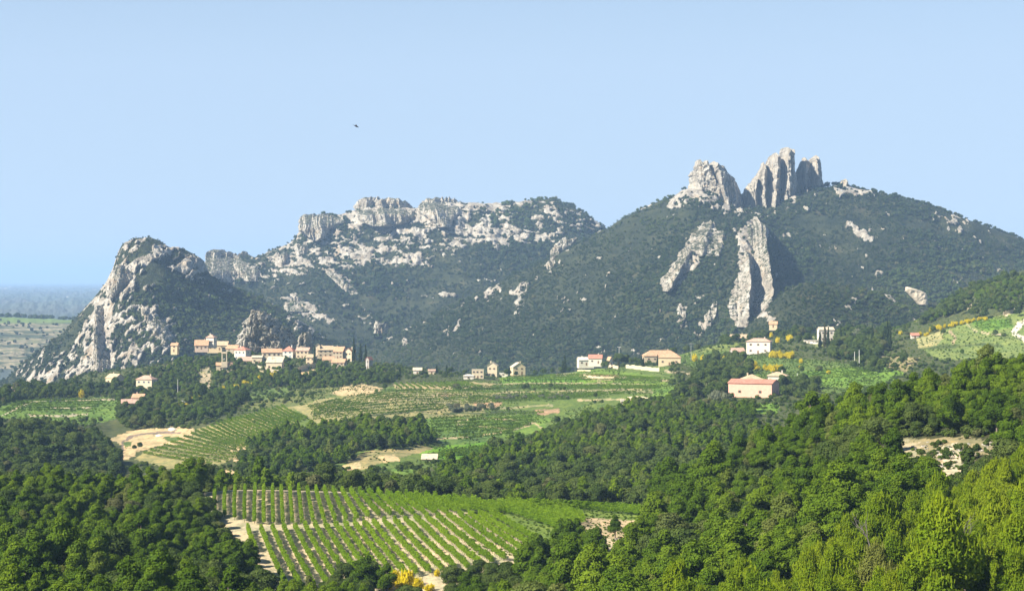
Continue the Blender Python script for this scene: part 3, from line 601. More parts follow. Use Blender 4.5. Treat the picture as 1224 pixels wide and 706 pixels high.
# back mountain cliffs
relief([(236, 436, 462), (240, 429, 486), (248, 424, 494), (258, 424, 497), (266, 432, 492), (271, 446, 470)], B, 22, [((440, 238), (444, 265), 10, 8, 12), ((458, 237), (466, 268), 12, 5, 20), ((478, 240), (482, 262), 8, 8, 14)], 21, 'square topped cliff crowning the back mountain', None, name='limestone_cliff', nu=130, fw=7)
relief([(236, 512, 542), (241, 503, 548), (250, 498, 552), (260, 510, 545), (272, 522, 540)], B, 18, [((516, 237), (532, 270), 16, 9, 18)], 22, 'slanting cliff block right of the square topped cliff', None, name='limestone_cliff', nu=100, fw=7)
relief([(256, 362, 415), (262, 358, 420), (272, 356, 398), (282, 366, 392), (288, 372, 384)], B, 14, [((366, 258), (372, 284), 10, 8, 12), ((388, 258), (386, 280), 10, 6, 12)], 23, 'grey cliff step at the left shoulder of the back mountain', None, name='limestone_cliff', nu=110, fw=7)
relief([(299, 252, 268), (303, 248, 280), (315, 247, 285), (325, 249, 286), (337, 254, 284)], B, 16, [((255, 302), (252, 334), 6, 24, 52)], 24, 'dark notched cliff in the saddle of the ridge', None, name='limestone_cliff', fw=8)
relief([(301, 287, 296), (306, 282, 301), (315, 280, 306), (325, 284, 311), (336, 292, 312)], B, 12, [((288, 303), (300, 334), 8, 6, 12)], 25, 'paler rock teeth beside the dark notched cliff', None, name='limestone_cliff')
relief([(302, 336, 342), (312, 333, 346), (325, 332, 350), (341, 336, 352)], B, 12, [((342, 302), (348, 340), 9, 4, 22)], 26, 'narrow cream rock blade on the back mountain', 3140, nu=60, nv=80)
relief([(293, 354, 368), (300, 352, 374), (312, 351, 379), (322, 354, 384), (328, 366, 383)], B, 10, [((358, 294), (362, 326), 5, 20, 16)], 27, 'smooth grey rock slab right of the cream blade', 3150, nu=70, nv=80, fw=12)
relief([(318, 385, 392), (328, 392, 404), (340, 404, 420), (352, 418, 430)], B, 7, [], 28, 'rock streak running down right of the grey slab', nu=60, nv=80)
relief([(355, 350, 362), (362, 345, 366), (372, 342, 374)], B, 5, [], 29, 'low pale outcrop in the woods behind the village', nu=50, nv=40)
# knolls behind the village
relief([(371, 307, 313), (376, 300, 324), (384, 292, 333), (394, 286, 343), (406, 281, 352), (440, 278, 364)], None, 14, [((312, 372), (340, 410), 26, 12, 12)], 30, 'grey rocky knoll behind the village houses', 1700, name='rocky_knoll', fw=9, ridgeh=5, amp=1.6)
relief([(396, 364, 371), (402, 358, 372), (410, 356, 372), (430, 354, 374)], None, 8, [((361, 400), (362, 420), 4, 4, 6), ((368, 396), (369, 420), 5, 3, 8)], 31, 'thin rock needles just behind the village roofs', 1640, name='rock_needles', nu=50, nv=50, fw=4, ridgeh=4)
# bare white quarry scar
relief([(343, 1083, 1087), (347, 1083, 1100), (351, 1086, 1107), (358, 1092, 1109), (364, 1098, 1109)], None, 3, [], 33, 'white scree scar beyond the dark hill at the right', 1890, name='scree_scar', nu=40, nv=30, amp=.25, vert=.0, mat=m_plain('white_scree', (.50, .43, .33), .12, .3, bumpd=.5))

# ---------------------------------------------------------------- haze
hm, hn, ho = newmat('haze'); pv = hn.nodes.new('ShaderNodeVolumePrincipled'); pv.inputs['Density'].default_value = HAZE
pv.inputs['Color'].default_value = (.44, .66, 1.0, 1); pv.inputs['Anisotropy'].default_value = 0.0; hn.links.new(pv.outputs[0], ho.inputs['Volume'])
hb = np.array([[x, y, z] for z in (-900, ZC+235) for y in (-60, 45500) for x in (-19500, 19500)], float)
hz = link('haze', mesh_np('haze', hb, np.array([[0, 2, 3, 1], [4, 5, 7, 6], [0, 1, 5, 4], [2, 6, 7, 3], [0, 4, 6, 2], [1, 3, 7, 5]]), [hm])); tag(hz, kind='stuff')
# ---------------------------------------------------------------- plant prototypes
def leaf_quads(P, size, r, up=.0, outward=None, asp=1.5):
    n = len(P); nrm = r.normal(size=(n, 3)); 
    if outward is not None: nrm = nrm*.8+outward
    nrm[:, 2] += up; nrm /= np.linalg.norm(nrm, axis=1)[:, None]+1e-9
    t = np.cross(nrm, r.normal(size=(n, 3))); t /= np.linalg.norm(t, axis=1)[:, None]+1e-9; b = np.cross(nrm, t)
    s = size*r.uniform(.6, 1.35, n)[:, None]; a = t*s*asp/2; c = b*s/2
    V = np.stack([P-a, P+c*.9-a*.1, P+a, P-c*.9+a*.1], 1).reshape(-1, 3)
    return V, np.arange(4*n).reshape(n, 4)
def crown_mesh(name, clumps, nleaf, size, mat, seed, up=.35, core=True, tuft=0.0):
    """clumps: (x,y,z,rx,ry,rz). Leaves spread over and just inside each clump."""
    r = np.random.default_rng(seed); C_ = np.array(clumps, float); w = (C_[:, 3]*C_[:, 5])**.9; w = w/w.sum(); k = r.choice(len(C_), nleaf, p=w)
    d = r.normal(size=(nleaf, 3)); d[:, 2] = d[:, 2]*.9+.25; d /= np.linalg.norm(d, axis=1)[:, None]; rad = r.uniform(.62, 1.04, nleaf)**.6
    bmp = 1+.22*noise(d[:, 0]*2.6+k, d[:, 1]*2.6, d[:, 2]*2.6, seed)
    P = C_[k, :3]+d*C_[k, 3:6]*(rad*bmp)[:, None]
    if tuft: P[:, 2] += tuft*np.abs(r.normal(size=nleaf))*(d[:, 2] > .3)
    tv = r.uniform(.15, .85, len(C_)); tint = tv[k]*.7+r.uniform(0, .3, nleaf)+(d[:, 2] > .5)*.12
    cc = P-np.array([0, 0, C_[:, 2].mean()]); cc /= np.linalg.norm(cc, axis=1)[:, None]+1e-6; V, Fq = leaf_quads(P, size, r, up, d*1.15+cc*.55); T = np.repeat(tint, 4)
    if tuft:      # upright needle sprays at the branch ends
        m_ = np.nonzero(d[:, 2] > .1)[0]; m_ = r.choice(m_, len(m_)//4, replace=False); Q = P[m_]; n_ = len(Q); L_ = r.uniform(.18, .5, n_)[:, None]; ax = r.normal(0, .16, (n_, 3)); ax[:, 2] = 1; a_ = r.uniform(0, 6.28, n_); sd_ = np.stack([np.cos(a_), np.sin(a_), a_*0], 1)*.055
        Vt = np.stack([Q-sd_, Q+sd_, Q+ax*L_+sd_*.4, Q+ax*L_-sd_*.4], 1).reshape(-1, 3); Fq = np.concatenate([Fq, np.arange(4*n_).reshape(n_, 4)+len(V)]); V = np.concatenate([V, Vt]); T = np.concatenate([T, np.repeat(np.clip(tint[m_]+.35, 0, 1.1), 4)])
    Fs = [Fq]; V = [V]; T = [T]
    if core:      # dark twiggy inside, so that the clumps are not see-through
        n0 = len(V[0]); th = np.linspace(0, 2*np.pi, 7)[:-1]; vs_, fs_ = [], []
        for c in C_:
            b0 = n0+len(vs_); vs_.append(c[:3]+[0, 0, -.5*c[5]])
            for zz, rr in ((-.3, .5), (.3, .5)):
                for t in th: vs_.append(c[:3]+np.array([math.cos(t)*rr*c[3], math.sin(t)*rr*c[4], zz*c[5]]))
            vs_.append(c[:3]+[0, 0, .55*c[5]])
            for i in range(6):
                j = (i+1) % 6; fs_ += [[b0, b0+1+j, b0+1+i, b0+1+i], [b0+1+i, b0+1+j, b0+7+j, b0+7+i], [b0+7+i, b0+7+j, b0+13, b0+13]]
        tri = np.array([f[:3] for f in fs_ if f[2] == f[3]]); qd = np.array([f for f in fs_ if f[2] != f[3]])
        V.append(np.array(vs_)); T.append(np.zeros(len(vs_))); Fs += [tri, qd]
    return mesh_np(name, np.concatenate(V), Fs, [mat], False, {'tint': np.concatenate(T)})
def tube(path, rads, n=6):
    P = np.array(path, float); V = []; 
    for i, p in enumerate(P):
        t = P[min(i+1, len(P)-1)]-P[max(i-1, 0)]; t /= np.linalg.norm(t)+1e-9; a = np.cross(t, [0.3, 1, .1]); a /= np.linalg.norm(a); b = np.cross(t, a)
        for k in range(n): V.append(p+(a*math.cos(2*math.pi*k/n)+b*math.sin(2*math.pi*k/n))*rads[i])
    Fq = [[i*n+k, i*n+(k+1) % n, (i+1)*n+(k+1) % n, (i+1)*n+k] for i in range(len(P)-1) for k in range(n)]
    return V, Fq
def trunk_mesh(name, h, r0, limbs, mat, seed):
    r = random.Random(seed); V, Fq = [], []
    bend = [(r.uniform(-.25, .25)*h*.12*i, r.uniform(-.25, .25)*h*.12*i) for i in range(5)]
    path = [(bend[i][0], bend[i][1], h*i/4-(.6 if i == 0 else 0)) for i in range(5)]
    v, f = tube(path, [r0, r0*.85, r0*.7, r0*.5, r0*.28]); V += v; Fq += f
    for c in limbs:
        b = len(V); k = r.choice([1, 2, 3]); s = path[k]; e = (c[0], c[1], c[2]); m = ((s[0]+e[0])/2, (s[1]+e[1])/2, (s[2]+e[2])/2-.15)
        v, f = tube([s, m, e], [r0*.4, r0*.28, r0*.1], 5); V += v; Fq += [[q+b for q in x] for x in f]
    return mesh_np(name, np.array(V), np.array(Fq), [mat], True)
def pine_proto(i, mat, nleaf, size, H=7.5, Wd=2.3, tuft=0.):
    r = random.Random(100+i); cl = []
    for k in range(17):
        t = r.random(); z = H*(.36+.58*t); w = Wd*(1.05-.75*max(0, t-.25)/.75)*(.6+.4*r.random()); a = r.uniform(0, 6.28); q = r.uniform(.35, .80)*w
        s = r.uniform(.62, 1.15)*(1.15-.4*t); cl.append((q*math.cos(a), q*math.sin(a), z, s*1.05, s*1.05, s*.72))
    cl.append((0, 0, H*.93, .8, .8, .9)); cl.append((0, 0, H*.6, 1.3, 1.3, 1.2))
    return trunk_mesh('pine_trunk', H*.86, .17, cl[:9], MBARK, i), crown_mesh('pine_crown', cl, nleaf, size, mat, i, .45, tuft=tuft)
def oak_proto(i, mat, nleaf, size, H=5.5, Wd=2.6):
    r = random.Random(300+i); cl = []
    for k in range(15):
        a = r.uniform(0, 6.28); el = r.uniform(-.15, 1.35); q = Wd*.66*math.cos(el)*r.uniform(.7, 1.05); z = H*.50+H*.34*math.sin(el)
        s = r.uniform(.75, 1.2); cl.append((q*math.cos(a), q*math.sin(a), z, s, s, s*.8))
    cl.append((0, 0, H*.55, 1.7, 1.7, 1.4))
    return trunk_mesh('oak_trunk', H*.6, .16, cl[:6], MBARK2, i), crown_mesh('oak_crown', cl, nleaf, size, mat, i+50, .3)
def bush_mesh(i, mat, nleaf, size, H=1.0, Wd=1.0, name='bush_crown', tuft=0.):
    r = random.Random(500+i); cl = [(0, 0, H*.45, Wd*.6, Wd*.6, H*.5)]
    for k in range(6):
        a = r.uniform(0, 6.28); q = Wd*.5*r.random()**.5; s = r.uniform(.3, .5); cl.append((q*math.cos(a), q*math.sin(a), H*r.uniform(.35, .75), Wd*s, Wd*s, H*s*.85))
    return crown_mesh(name, cl, nleaf, size, mat, i+90, .4, tuft=tuft)
def cypress_proto(i, nleaf=900, H=9., Wd=.8):
    r = random.Random(700+i); cl = [(r.uniform(-.08, .08), r.uniform(-.08, .08), H*(.12+.80*t/11), Wd*(.95-.75*(t/11)**1.6)*(1 if t else .8), Wd*(.95-.75*(t/11)**1.6), H*.09) for t in range(12)]
    return trunk_mesh('cypress_trunk', H*.5, .12, [], MBARK2, i), crown_mesh('cypress_crown', cl, nleaf, .30, ML['cypress'], i+130, .1)
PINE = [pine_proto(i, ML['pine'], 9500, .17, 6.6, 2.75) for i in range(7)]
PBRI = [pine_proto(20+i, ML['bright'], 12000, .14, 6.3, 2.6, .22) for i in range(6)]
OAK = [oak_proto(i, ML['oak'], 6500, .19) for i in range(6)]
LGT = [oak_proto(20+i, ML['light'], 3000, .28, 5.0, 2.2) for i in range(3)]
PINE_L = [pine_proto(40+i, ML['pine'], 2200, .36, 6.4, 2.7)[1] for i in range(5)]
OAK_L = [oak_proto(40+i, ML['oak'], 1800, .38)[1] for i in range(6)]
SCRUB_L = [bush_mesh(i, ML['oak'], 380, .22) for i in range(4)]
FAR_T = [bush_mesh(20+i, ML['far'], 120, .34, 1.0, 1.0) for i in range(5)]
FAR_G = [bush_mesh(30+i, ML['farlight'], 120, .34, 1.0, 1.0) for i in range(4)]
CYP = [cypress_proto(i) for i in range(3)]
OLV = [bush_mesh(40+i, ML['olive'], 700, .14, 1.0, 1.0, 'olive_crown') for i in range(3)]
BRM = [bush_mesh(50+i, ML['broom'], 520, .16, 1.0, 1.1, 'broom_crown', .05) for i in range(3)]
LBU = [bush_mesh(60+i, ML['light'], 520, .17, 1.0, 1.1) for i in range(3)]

# instanced stuff: one object holding a point for every plant
def stuff_points(name, P, scale, protos, seed=1, label=None, cat=None):
    r = np.random.default_rng(seed); n = len(P); me = bpy.data.meshes.new(name); me.vertices.add(n); me.vertices.foreach_set('co', np.ascontiguousarray(P, np.float32).ravel())
    a = me.attributes.new('sc', 'FLOAT_VECTOR', 'POINT'); sc = np.asarray(scale, float)
    if sc.ndim == 1: sc = np.stack([sc, sc, sc*r.uniform(.8, 1.15, n)], 1)
    a.data.foreach_set('vector', np.ascontiguousarray(sc, np.float32).ravel())
    a = me.attributes.new('rot', 'FLOAT_VECTOR', 'POINT'); rt = np.stack([r.normal(0, .06, n), r.normal(0, .06, n), r.uniform(0, 6.28, n)], 1); a.data.foreach_set('vector', rt.astype(np.float32).ravel())
    a = me.attributes.new('idx', 'INT', 'POINT'); a.data.foreach_set('value', r.integers(0, len(protos), n).astype(np.int32))
    o = link(name, me); c = bpy.data.collections.new(name+'_kinds')
    for i, p in enumerate(protos): c.objects.link(bpy.data.objects.new(name+'_kind', p))
    ng = bpy.data.node_groups.new(name+'_nodes', 'GeometryNodeTree'); ng.interface.new_socket('Geometry', in_out='INPUT', socket_type='NodeSocketGeometry'); ng.interface.new_socket('Geometry', in_out='OUTPUT', socket_type='NodeSocketGeometry')
    gi = ng.nodes.new('NodeGroupInput'); go = ng.nodes.new('NodeGroupOutput'); ip = ng.nodes.new('GeometryNodeInstanceOnPoints'); ci = ng.nodes.new('GeometryNodeCollectionInfo')
    ci.inputs['Collection'].default_value = c; ci.inputs['Separate Children'].default_value = True; ci.inputs['Reset Children'].default_value = True
    ip.inputs['Pick Instance'].default_value = True
    def na(nm, ty): x = ng.nodes.new('GeometryNodeInputNamedAttribute'); x.data_type = ty; x.inputs['Name'].default_value = nm; return x.outputs['Attribute']
    L = ng.links.new; L(gi.outputs[0], ip.inputs['Points']); L(ci.outputs[0], ip.inputs['Instance']); L(na('idx', 'INT'), ip.inputs['Instance Index'])
    e2r = ng.nodes.new('FunctionNodeEulerToRotation'); L(na('rot', 'FLOAT_VECTOR'), e2r.inputs[0]); L(e2r.outputs[0], ip.inputs['Rotation']); L(na('sc', 'FLOAT_VECTOR'), ip.inputs['Scale']); L(ip.outputs[0], go.inputs[0])
    md = o.modifiers.new('scatter', 'NODES'); md.node_group = ng
    return tag(o, label, cat, kind='stuff')

# ---------------------------------------------------------------- scrub and woods on the mountains
for (Mt, n, size, sd, nm) in ((A, 38000, 1.85, 1, 'scrub on the left mountain'), (B, 50000, 2.3, 2, 'scrub on the back mountain'), (C, 100000, 1.95, 3, 'woods on the spires mountain'), (Dm, 12000, 2.0, 4, 'woods on the low dark hill')):
    P, sc, qx, qy = Mt.scatter(n, size, None, sd)
    # lighter broadleaved scrub in patches, mostly right of the spires
    lt = noise(P[:, 0]/160, P[:, 2]/50, s=5+sd)+(.35*(qx > 905)*(Mt is C))-.25+.3*fbm(P[:, 0]/30, P[:, 2]/20, s=8) > .12
    stuff_points('mountain_scrub', P[~lt], sc[~lt], FAR_T, sd); stuff_points('mountain_scrub', P[lt], sc[lt]*.92, FAR_G, sd+9)
# trees along the right mountain's skyline and along the far terraces
r_ = np.random.default_rng(5); k = r_.uniform(0, 1, 240); tx = 1000+524*k
cj = ((tx-C.px[0])/1.25).astype(int); row = C.rows-1; P = np.stack([C.x[row, cj], C.D[row, cj]-2, C.z[row, cj]-.5], 1); stuff_points('skyline_trees', P, r_.uniform(2.0, 5.0, len(P)), FAR_T, 7)
tx = r_.uniform(-280, 118, 260); cj = ((tx-En.px[0])/2).astype(int); P = np.stack([En.x[En.rows-1, cj], En.D[En.rows-1, cj]-4, En.z[En.rows-1, cj]], 1); stuff_points('skyline_trees', P, r_.uniform(4, 8, len(P)), FAR_T, 8)
i_ = r_.integers(10, 88, 900); cj = r_.integers(0, En.px.size-1, 900); P = np.stack([En.x[i_, cj], En.D[i_, cj], En.z[i_, cj]], 1); stuff_points('mountain_scrub', P, r_.uniform(2, 5, len(P)), FAR_T, 9)

# ---------------------------------------------------------------- tree zones of the near and middle distance
def zone(D0, D1, p0, p1, spacing, inside, outside=(), seed=1, jit=.42):
    """points on a jittered world grid whose ground falls inside the traced outlines"""
    r = np.random.default_rng(seed); x0, x1 = X(p0, D1), X(p1, D1); xs = np.arange(min(x0, X(p0, D0)), max(x1, X(p1, D0)), spacing); ysz = np.arange(D0, D1, spacing)
    gx, gy = np.meshgrid(xs, ysz); gx = (gx+r.uniform(-jit, jit, gx.shape)*spacing).ravel(); gy = (gy+r.uniform(-jit, jit, gy.shape)*spacing).ravel()
    p = PX(gx, gy); m = (p > p0) & (p < p1); gx, gy, p = gx[m], gy[m], p[m]; z = ground_z(p, gy); q = PY(z, gy)
    msk = np.zeros((RH, RW), bool)
    for s_ in inside: msk |= poly_mask(msk.shape, s_, 1, RX0, RY0)
    for s_ in outside: msk &= ~poly_mask(msk.shape, s_, 1, RX0, RY0)
    i = np.clip((q-RY0).astype(int), 0, RH-1); j = np.clip((p-RX0).astype(int), 0, RW-1); ok = msk[i, j] | ((q > 758) & (D0 < 480) & ((p < 300) | (p > 600)))
    return np.stack([gx, gy, z], 1)[ok], p[ok], q[ok]
REC = {'pine': [], 'bright': [], 'oak': [], 'light': []}      # (x, y, z, scale, zone, px, py)
def addz(kind, Z_, size, var, zn, seed):
    r = np.random.default_rng(seed); P, p, q = Z_
    for a, b, c in zip(P, p, q): REC[kind].append((a[0], a[1], a[2], size*math.exp(r.normal(0, var)), zn, b, c))
def split(Z_, mask): P, p, q = Z_; return (P[mask], p[mask], q[mask]), (P[~mask], p[~mask], q[~mask])
# left foreground wood
LW = [(-300, 560), (0, 588), (150, 588), (240, 584), (236, 600), (262, 640), (288, 672), (305, 700), (325, 760), (-300, 760)]
z1 = zone(205, 462, -250, 335, 3.8, [LW], seed=11); m = fbm(z1[0][:, 0]/18, z1[0][:, 1]/18, s=4) > .16
a_, b_ = split(z1, m); addz('oak', a_, .84, .25, 'lw', 1); addz('pine', b_, .86, .23, 'lw', 2)
# right foreground wood
RWd = [(640, 760), (622, 700), (655, 672), (668, 660), (720, 668), (760, 655), (790, 630), (790, 600), (800, 575), (850, 540), (900, 500), (1000, 480), (1100, 460), (1224, 440), (1524, 380), (1524, 760)]
RX_ = [[(1046, 524), (1195, 521), (1202, 580), (1166, 608), (1112, 608), (1085, 588), (1050, 574)], [(948, 560), (982, 560), (984, 600), (950, 606)], [(912, 568), (940, 566), (944, 606), (916, 612)], [(690, 600), (775, 600), (772, 650), (745, 690), (715, 690)], [(805, 600), (870, 575), (985, 553), (990, 568), (890, 594), (820, 608)]]
z2 = zone(165, 440, 600, 1500, 4.1, [RWd], RX_, seed=12)
br = (z2[0][:, 1] < 250+18*noise(z2[0][:, 0]/14, z2[0][:, 1]/14, s=8)+np.clip(z2[1]-1040, -300, 150)*.22)
a_, b_ = split(z2, br); addz('bright', a_, .74, .22, 'rw', 3)
m = fbm(b_[0][:, 0]/15, b_[0][:, 1]/15, s=6) > .25; c_, d_ = split(b_, m); addz('oak', c_, .80, .25, 'rw', 4); addz('pine', d_, .93, .22, 'rw', 5)
# low trees at the foot of the vineyard
FT = [(388, 712), (400, 694), (430, 690), (462, 700), (500, 706), (540, 692), (580, 688), (612, 694), (625, 730), (560, 760), (388, 760)]
z = zone(330, 395, 380, 640, 3.6, [FT], [[(452, 680), (534, 680), (540, 730), (452, 730)]], seed=13); addz('oak', z, .66, .2, 'ft', 6)
z = zone(280, 345, 330, 640, 4.2, [[(330, 730), (640, 730), (640, 758), (330, 758)]], [[(440, 700), (545, 700), (550, 757), (440, 757)]], seed=14); addz('pine', z, .75, .18, 'ft', 7)
for (px, D, s_) in ((437, 352, 1.25), (462, 350, .9), (690, 372, .95), (672, 368, .8), (735, 392, .7)):
    REC['pine'].append((X(px, D), D, float(ground_z(px, D)), s_, 'ft', px, 700))
# the strip of trees behind the vineyard and the middle woods
z = zone(485, 640, -250, 900, 4.2, [[(-300, 570), (900, 540), (900, 640), (-300, 640)]], [[(465, 562), (515, 562), (520, 582), (460, 588)]], seed=15); m = fbm(z[0][:, 0]/22, z[0][:, 1]/22, s=7) > .1
a_, b_ = split(z, m); addz('oak', b_, .92, .22, 'bv', 8); addz('pine', a_, .82, .18, 'bv', 9)
CW = [(500, 600), (520, 575), (560, 560), (590, 548), (620, 535), (655, 524), (690, 508), (725, 498), (770, 490), (800, 484), (850, 492), (900, 492), (920, 600)]
CL = [(286, 560), (300, 535), (330, 520), (380, 514), (430, 510), (500, 512), (522, 530), (480, 536), (430, 540), (415, 556), (300, 580)]
z = zone(640, 960, 250, 930, 4.4, [CW, CL], seed=16); m = fbm(z[0][:, 0]/25, z[0][:, 1]/25, s=9) > .05; a_, b_ = split(z, m); addz('oak', a_, .95, .2, 'cw', 10); addz('pine', b_, .80, .18, 'cw', 11)
DW = [(-300, 520), (0, 520), (60, 514), (105, 522), (132, 540), (144, 560), (130, 600), (-300, 600)]
z = zone(620, 900, -250, 160, 4.3, [DW], seed=17); addz('oak', z, 1.0, .2, 'dw', 12)
# big lone pines behind the vineyard
for (px, D, s_) in ((697, 500, 1.35), (680, 505, 1.0), (716, 508, 1.05), (818, 455, 1.25), (800, 460, 1.0), (838, 440, 1.25), (855, 430, 1.1), (780, 468, .8)):
    REC['pine'].append((X(px, D), D, float(ground_z(px, D)), s_, 'lone', px, 590))
# village hill, hedges and orchards
VH = [(-20, 474), (30, 466), (120, 462), (200, 444), (200, 416), (240, 412), (300, 424), (350, 436), (450, 438), (480, 448), (470, 458), (410, 462), (345, 466), (290, 484), (235, 512), (150, 514), (140, 502), (142, 480), (130, 472), (30, 478), (-20, 492)]
VX = [[(205, 476), (235, 476), (232, 486), (205, 487)], [(238, 440), (254, 440), (254, 466), (236, 462)], [(195, 418), (214, 416), (212, 428), (200, 442)], [(345, 438), (380, 436), (378, 450), (345, 452)], [(290, 470), (345, 462), (345, 474), (300, 480)]]
z = zone(960, 1540, -40, 500, 5.2, [VH], VX, seed=18); hi = (z[1] > 195) & (z[2] < 453); op = (fbm(z[0][:, 0]/24, z[0][:, 1]/45, s=14) > .0) & (z[1] > 190)
k1 = ~op; z = (z[0][k1], z[1][k1], z[2][k1]); a_, b_ = split(z, hi[k1]); addz('oak', a_, .50, .25, 'vh', 13); addz('oak', b_, .80, .25, 'vh', 113)
z = zone(1020, 1520, 140, 460, 7, [VH], VX, seed=19); addz('light', z, .55, .3, 'vh', 14)
RP = [[(845, 432), (880, 425), (900, 445), (880, 470), (850, 478), (800, 480), (830, 455)], [(700, 440), (770, 432), (760, 424), (700, 430)], [(845, 408), (880, 396), (930, 390), (975, 392), (968, 402), (925, 402), (870, 412)], [(990, 430), (1000, 400), (1040, 392), (1062, 395), (1060, 415), (1050, 430), (1020, 432)], [(925, 455), (980, 462), (975, 474), (935, 478)], [(1020, 436), (1058, 434), (1055, 446), (1030, 444)]]
z = zone(880, 1560, 690, 1080, 5.2, RP, seed=20); k1 = fbm(z[0][:, 0]/20, z[0][:, 1]/40, s=15) < .22; z = (z[0][k1], z[1][k1], z[2][k1]); addz('oak', z, .88, .28, 'rp', 15)
RH_ = [[(1095, 392), (1120, 372), (1140, 356), (1180, 342), (1224, 330), (1524, 270), (1524, 372), (1224, 368), (1205, 378), (1190, 372), (1150, 372), (1130, 380)]]
z = zone(1050, 1520, 1060, 1500, 5.4, RH_, [[(1150, 360), (1168, 360), (1168, 372), (1150, 372)]], seed=21); m = fbm(z[0][:, 0]/20, z[0][:, 1]/20, s=11) > .18; a_, b_ = split(z, m); addz('light', a_, .8, .2, 'rh', 16); addz('oak', b_, .98, .2, 'rh', 17)
r_ = random.Random(77)
def singles(lst, kind='oak', zn='mf', Dmin=640):
    for (px, py, s_) in lst:
        x, y, z = gpoint(px, py, Dmin, 1700); REC[kind].append((x, y, z-.2, s_, zn, px, py))
singles([(545, 466, 1.0), (548, 467, .8), (460, 466, .8), (630, 466, .9), (626, 467, .7), (658, 464, .7), (712, 476, .6), (665, 508, .8), (586, 444, 1.1), (574, 447, .8), (601, 447, 1.3), (606, 447, 1.2), (617, 447, .7), (650, 444, 1.3), (660, 444, 1.1), (670, 442, 1.2), (680, 443, 1.0), (708, 438, 1.1), (720, 441, 1.2), (726, 441, 1.1), (740, 423, 2.0), (733, 426, 1.5), (748, 426, 1.7), (697, 438, .7), (752, 434, 1.3), (760, 436, 1.2), (766, 437, 1.0), (790, 438, .7), (556, 446, .8), (504, 447, .9), (540, 446, .8), (536, 447, .9), (160, 538, .5), (167, 536, .6), (640, 444, .9), (820, 415, 1.3), (803, 420, 1.4), (806, 420, 1.2), (833, 420, 1.2), (946, 405, 1.1), (942, 405, 1.1), (955, 410, 1.4), (965, 410, 1.4), (975, 408, 1.2), (893, 420, 1.1), (898, 421, .9), (882, 432, .6), (1100, 400, .8), (1115, 398, 1.0), (1128, 400, .8), (1190, 402, .9), (1200, 404, .8), (1045, 440, 1.4), (1060, 438, 1.3), (1080, 436, 1.3), (1070, 442, 1.1), (1020, 440, 1.0), (980, 446, .9), (935, 448, 1.1), (930, 470, 1.1), (938, 474, 1.0), (920, 476, .6), (884, 484, .8), (893, 486, .6), (958, 446, .8), (900, 440, .7), (1140, 376, 1.5), (1150, 376, 1.5), (1160, 376, .9), (1166, 380, 1.5), (1176, 382, 1.4), (1216, 378, 1.2), (1000, 419, 1.7), (1008, 417, 1.9), (1016, 418, 1.8), (1024, 418, 1.5), (1032, 417, 1.9), (1039, 419, 1.6), (1050, 418, 1.9), (1056, 420, 1.6), (1020, 424, 1.2), (1045, 426, 1.3), (995, 424, 1.2)])
singles([(450, 470, .6), (1110, 428, .6), (1150, 424, .7), (1180, 420, .6), (210, 490, 1.0), (215, 486, .8), (238, 492, .8), (95, 471, .8), (160, 505, .7), (1030, 375, .8), (1040, 384, .9)], 'light')
for k_ in range(70):   # hedgerow bushes along the terraces
    u = r_.random(); ln = r_.choice([[(580, 478), (660, 474)], [(540, 492), (610, 490)], [(590, 467), (690, 466)], [(440, 457), (520, 452)], [(700, 484), (800, 476)], [(1095, 402), (1060, 412)], [(980, 420), (1060, 400)]])
    px = ln[0][0]+(ln[1][0]-ln[0][0])*u; py = ln[0][1]+(ln[1][1]-ln[0][1])*u; x, y, z = gpoint(px, py, 800, 1600); REC['oak'].append((x, y, z-.3, r_.uniform(.28, .5), 'hedge', px, py))

HCLR = [(208.5, 420.0, 9.0, 1250), (252.0, 409.5, 12.0, 1350), (240.0, 417.0, 17.0, 1300), (260.0, 418.0, 24.0, 1300), (278.0, 419.0, 16.0, 1300), (289.0, 430.0, 19.0, 1250), (292.0, 433.0, 16.0, 1200), (324.0, 432.0, 25.0, 1250), (307.0, 434.0, 12.0, 1250), (328.0, 442.0, 20.0, 1150), (345.0, 427.0, 15.0, 1250), (362.0, 428.0, 17.0, 1250), (372.0, 436.0, 13.0, 1200), (388.0, 426.0, 20.0, 1250), (380.0, 421.0, 5.0, 1300), (405.0, 428.0, 16.0, 1250), (418.0, 431.0, 13.0, 1250), (405.0, 441.0, 18.0, 1150), (392.0, 433.0, 13.0, 1180), (441.0, 440.0, 8.0, 1180), (8.0, 474.0, 19.0, 1000), (136.0, 459.0, 22.0, 1050), (174.0, 466.0, 24.0, 1000), (154.0, 470.0, 14.0, 1000), (152.0, 487.0, 19.0, 900), (165.0, 484.0, 15.0, 930), (571.0, 452.0, 14.0, 980), (589.0, 450.0, 13.0, 980), (619.0, 447.0, 18.0, 980), (560.0, 453.0, 12.0, 980), (602.0, 449.0, 10.0, 980), (499.0, 447.0, 10.0, 1000), (516.0, 447.0, 8.0, 1000), (700.0, 436.0, 20.0, 1000), (712.0, 434.0, 17.0, 1030), (729.0, 436.0, 6.0, 1000), (790.0, 432.0, 44.0, 1000), (801.0, 436.0, 28.0, 970), (908.5, 422.0, 32.0, 1000), (882.0, 422.0, 17.0, 960), (884.0, 406.0, 22.0, 1100), (925.0, 391.0, 11.0, 1150), (903.0, 475.0, 62.0, 760), (901.0, 461.0, 26.0, 840), (880.0, 463.0, 8.0, 840), (922.0, 465.0, 15.0, 850), (931.0, 459.0, 26.0, 900), (951.0, 458.0, 14.0, 900), (988.0, 408.0, 20.0, 1050), (972.0, 410.0, 20.0, 1040), (1094.0, 404.0, 9.0, 980), (513.0, 551.0, 17.0, 700), (744.0, 483.0, 4.0, 760)]
HD = [(px, w, float(ground_hit(px, py, dm, 1700)[0])) for px, py, w, dm in HCLR]
